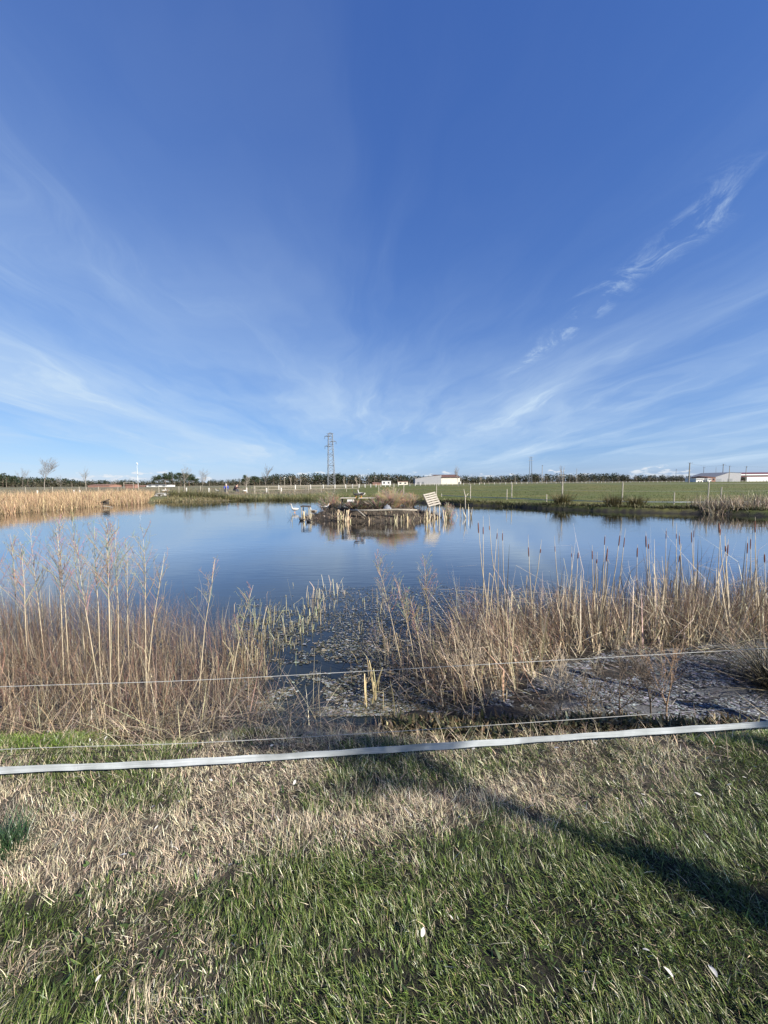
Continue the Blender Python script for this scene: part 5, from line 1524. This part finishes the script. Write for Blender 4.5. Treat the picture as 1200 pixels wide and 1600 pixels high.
radiating_rush()


# ------------------------------------------------------------------ lawn
def lawn():
    def pts(n, y0, y1):
        y_ = y0 + (y1 - y0) * rng.random(n); x_ = rng.uniform(-1, 1, n) * (1.12 * y_ + 1.1); return np.stack([x_, y_], 1)
    p = pts(300000, .45, 2.5); dm = dry_mask(p[:, 0], p[:, 1]); cl = fbm(p[:, 0] * 8, p[:, 1] * 8, 3); cl2 = fbm(p[:, 0] * 20, p[:, 1] * 20 + 5, 2)
    isdry = rng.random(len(p)) < (dm * .93 + .06)
    bare = (cl2 < .34) & (rng.random(len(p)) < .75)                       # gaps between tussocks show dark soil
    p, dm, cl, cl2, isdry = p[~bare], dm[~bare], cl[~bare], cl2[~bare], isdry[~bare]
    keep = (p[:, 1] < 2.28 + .22 * (1 - sstep(-.6, .1, p[:, 0])) + .2 * sstep(1.7, 2.2, p[:, 0]) + (cl - .5) * .5)
    p, dm, cl, cl2, isdry = p[keep], dm[keep], cl[keep], cl2[keep], isdry[keep]
    wind = 2.3 + (fbm(p[:, 0] * 2.5, p[:, 1] * 2.5 + 60, 3) - .5) * 7
    g_ = p[~isdry]; cg = cl[~isdry]; wg = wind[~isdry]; n = len(g_); b = on_ground(g_); k = rng.random(n)[:, None]
    tip = np.where(k < .50, jit((.105, .165, .032), n, .4), np.where(k < .90, jit((.21, .255, .07), n, .38), jit((.58, .52, .32), n, .25)))
    L_ = rng.uniform(.014, .052, n) * (.45 + 1.1 * cg)
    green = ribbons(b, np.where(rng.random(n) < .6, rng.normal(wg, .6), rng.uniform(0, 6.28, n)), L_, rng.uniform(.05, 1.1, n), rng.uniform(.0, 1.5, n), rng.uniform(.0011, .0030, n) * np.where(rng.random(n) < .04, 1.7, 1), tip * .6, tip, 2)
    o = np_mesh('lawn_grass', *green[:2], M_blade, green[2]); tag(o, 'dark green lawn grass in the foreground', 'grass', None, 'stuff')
    d_ = p[isdry]; n = len(d_); b = on_ground(d_); k = rng.random(n)[:, None]; cd = cl[isdry]
    tip = np.where(k < .68, jit((.78, .66, .45), n, .32), jit((.32, .25, .17), n, .35))
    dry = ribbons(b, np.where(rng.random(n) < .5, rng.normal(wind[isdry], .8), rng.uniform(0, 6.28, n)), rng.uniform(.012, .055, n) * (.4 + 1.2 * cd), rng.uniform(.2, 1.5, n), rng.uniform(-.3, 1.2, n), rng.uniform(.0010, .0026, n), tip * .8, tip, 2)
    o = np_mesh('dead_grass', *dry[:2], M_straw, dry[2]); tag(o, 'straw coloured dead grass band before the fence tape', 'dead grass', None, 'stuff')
    # long loose straws lying over everything
    n = 420; q_ = pts(n, .7, 2.5); b = on_ground(q_); b[:, 2] += rng.uniform(.02, .05, n); tip = jit((.62, .55, .38), n, .25)
    v, q, c = ribbons(b, rng.uniform(0, 6.28, n), rng.uniform(.03, .085, n), rng.uniform(.9, 1.55, n), rng.uniform(-.2, .5, n), rng.uniform(.0014, .003, n), tip, tip, 4)
    o = np_mesh('loose_straw', v, q, M_straw, c); tag(o, 'loose pale straws lying across the lawn', 'straw', None, 'stuff')
    # flat broad weed leaves in the turf
    n = 2600; q_ = pts(n, .7, 2.3); q_ = q_[fbm(q_[:, 0] * 3 + 9, q_[:, 1] * 3, 2) > .5]; n = len(q_); b = on_ground(q_); b[:, 2] += .008; tip = jit((.075, .115, .035), n, .3)
    v, q, c = ribbons(b, rng.uniform(0, 6.28, n), rng.uniform(.012, .035, n), rng.uniform(.7, 1.5, n), rng.uniform(.0, .6, n), rng.uniform(.006, .013, n), tip, tip, 3, tipw=.3)
    o = np_mesh('turf_weeds', v, q, M_leaf, c); tag(o, 'small broad weed leaves among the lawn grass', 'weeds', None, 'stuff')
    n = 15000; y_ = rng.uniform(2.15, 2.75, n); x_ = np.where(rng.random(n) < .6, -1.95 - np.abs(rng.normal(0, .8, n)), 1.9 + np.abs(rng.normal(0, .9, n))); b = on_ground(np.stack([x_, y_], 1)); tip = jit((.19, .28, .045), n, .35)
    v, q, c = ribbons(b, rng.uniform(0, 6.28, n), rng.uniform(.02, .07, n), rng.uniform(.2, 1.2, n), rng.uniform(0, 1.2, n), rng.uniform(.002, .0045, n), tip * .6, tip, 2)
    o = np_mesh('shore_grass', v, q, M_blade, c); tag(o, 'fresh green grass on the bank beyond the tape', 'grass', None, 'stuff')


lawn()
# dark needle-like tuft at the left edge
n = 420; c0 = G(6, 1.52); az = rng.uniform(0, 6.28, n); b = np.stack([c0.x + rng.normal(0, .03, n), c0.y + rng.normal(0, .03, n), np.full(n, c0.z)], 1); tip = jit((.055, .11, .045), n, .35)
v, q, c = ribbons(b, az, rng.uniform(.05, .19, n), rng.uniform(.1, 1.4, n), rng.uniform(.1, .8, n), rng.uniform(.002, .004, n), tip * .6, tip, 3)
o = np_mesh('grass_tuft', v, q, M_blade, c); tag(o, 'blue green needle-like grass tuft at the left edge of lawn', 'grass tuft')

# white feathers lying about
fm = MB(); fv = []
for i in range(7):
    t = i / 6; w_ = .011 * math.sin(math.pi * (.12 + .86 * t)) ; zc = .006 * math.sin(t * 3.1) + .004
    fv += [(-.03 + .06 * t, -w_, zc + .004), (-.03 + .06 * t, 0, zc), (-.03 + .06 * t, w_, zc + .004)]
fm.add(fv, [(3 * i + j, 3 * i + 3 + j, 3 * i + 4 + j, 3 * i + 1 + j) for i in range(6) for j in range(2)])
f0 = None
fpx = [(1113, 1520), (1010, 1488), (1150, 1352), (1043, 1520), (962, 1248), (1163, 1218), (192, 1342), (154, 1534), (244, 1296), (280, 1255), (330, 1221), (460, 1226), (740, 1172), (930, 1164), (1090, 1242), (1140, 1230), (240, 1264), (115, 1290), (1005, 1244), (360, 1352), (705, 1435),
       (660, 1455), (75, 1126), (52, 1110), (78, 1140), (425, 1168), (140, 1160), (165, 1150), (1180, 1200), (870, 1172)]
for k, (px, py) in enumerate(fpx):
    q = P(px, py, .04); q.z = float(ground_z(np.array([q.x]), np.array([q.y]))[0]) + .058
    if q.y > 2.2: q.z = max(q.z, -.3)
    if f0 is None: o = f0 = fm.build('feather', M_feather, None, True)
    else: o = link('feather', f0.data)
    o.location = q; s = random.uniform(.28, .52) if k else .72; o.scale = (s, s * random.uniform(.7, 1.6), s); o.rotation_euler = (random.uniform(-.6, .6), random.uniform(-.5, .5), random.uniform(0, 6.28))
    if k == 0: tag(o, 'largest white feather on the lawn at lower right', 'feather', 'feathers on the grass')
    else: tag(o, 'small white feather lying in the foreground grass', 'feather', 'feathers on the grass')


# ------------------------------------------------------------------ the tape fence in front
def near_fence():
    root = empty('electric_fence', (0, 1.97, 0), 0, 'white electric tape with two thin wires strung across the foreground', 'fence'); o = Vector((0, 1.97, 0))
    def hit(px, py):                       # meet the fence's vertical plane y = 1.97 + .07 x
        d = ray(px, py); t = 1.97 / (d.y - .07 * d.x); return Vector((0, 0, EYE)) + d * t
    def line(keys):
        pts = [hit(*k) for k in keys]
        a = pts[0] + (pts[0] - pts[1]).normalized() * ((-4.2 - pts[0].x) / (pts[0] - pts[1]).normalized().x)
        b_ = pts[-1] + (pts[-1] - pts[-2]).normalized() * ((4.2 - pts[-1].x) / (pts[-1] - pts[-2]).normalized().x)
        a.z = pts[0].z + .02; b_.z = pts[-1].z + .02
        return [p - o for p in [a] + pts + [b_]]
    def smooth(pts, n=10):
        out = []
        for i in range(len(pts) - 1):
            p0, p1, p2, p3 = pts[max(i - 1, 0)], pts[i], pts[i + 1], pts[min(i + 2, len(pts) - 1)]
            for k in range(n):
                t = k / n; out.append(.5 * ((2 * p1) + (p2 - p0) * t + (2 * p0 - 5 * p1 + 4 * p2 - p3) * t * t + (3 * p1 - p0 - 3 * p2 + p3) * t ** 3))
        return out + [pts[-1]]
    tp = smooth(line([(0, 1203.5), (150, 1197.5), (300, 1190.5), (450, 1181.5), (600, 1171.5), (750, 1161.5), (900, 1151), (1050, 1141), (1200, 1131.5)]), 12)
    b = MB(); vs_ = []; fs = []
    for i, p in enumerate(tp):
        tw = .10 * math.sin(i * .21) + .05 * math.sin(i * .77); up = Vector((0, math.sin(tw), math.cos(tw))) * .0185; th = Vector((0, .0006, 0))
        p = p + Vector((0, 0, .0012 * math.sin(i * .9)))
        vs_ += [p - up - th, p + up - th, p + up + th, p - up + th]
    for i in range(len(tp) - 1):
        a = 4 * i
        for k in range(4): fs.append((a + k, a + (k + 1) % 4, a + 4 + (k + 1) % 4, a + 4 + k))
    b.add(vs_, fs); b.build('tape', M_tape, root)
    for keys in ([(0, 1073), (300, 1063), (600, 1047), (900, 1030), (1200, 1013)], [(0, 1171), (300, 1161), (600, 1144), (900, 1124), (1200, 1103)]):
        b = MB(); b.tube(smooth(line(keys), 8), .0015, 5); b.build('wire', M_wire, root)
    for sx in (-1, 1):
        xx = 4.2 * sx; yy = 1.97 + .07 * xx + .05; z0 = float(ground_z(np.array([xx]), np.array([yy]))[0])
        b = MB(); b.tube([(xx, yy - 1.97, z0 - .2), (xx, yy - 1.97, 1.0)], .04, 8); post = b.build('post', M_wood, root)
        b = MB()
        for z in (tp[0].z, .32, .6): b.box((xx, yy - 1.97 - .06, z), (.04, .05, .05))
        b.build('insulator', M_darkwood, post)


near_fence()
# two saplings behind the viewer on the right: their shadows reach across the grass
for k, (x_, y_, h, lab) in enumerate(((7.85, -3.0, 4.15, 'bare sapling behind the viewer whose stem shades the lawn'), (9.9, -2.85, 4.3, 'second bare sapling behind the viewer farther right'))):
    root = empty('bare_tree', (x_, y_, -.03), 0, lab, 'tree')
    b = MB(); b.tube([(0, 0, -.1), (.02, .01, h * .4), (-.02, 0, h * .75), (0, .02, h)], [.16, .145, .125, .09], 10); b.build('trunk', M_bark, root, True)
    tr, sg = bare_tree_segs(1.6, .7, 3, .05, 700 + k, (.17, .14, .11))
    v, q, c = fine_tubes([((a[0], a[1], a[2] + h - .25), (b_[0], b_[1], b_[2] + h - .25), max(r0, .012), max(r1, .010), c) for a, b_, r0, r1, c in tr + sg], 4); np_mesh('crown', v, q, M_twig, c, True, root)
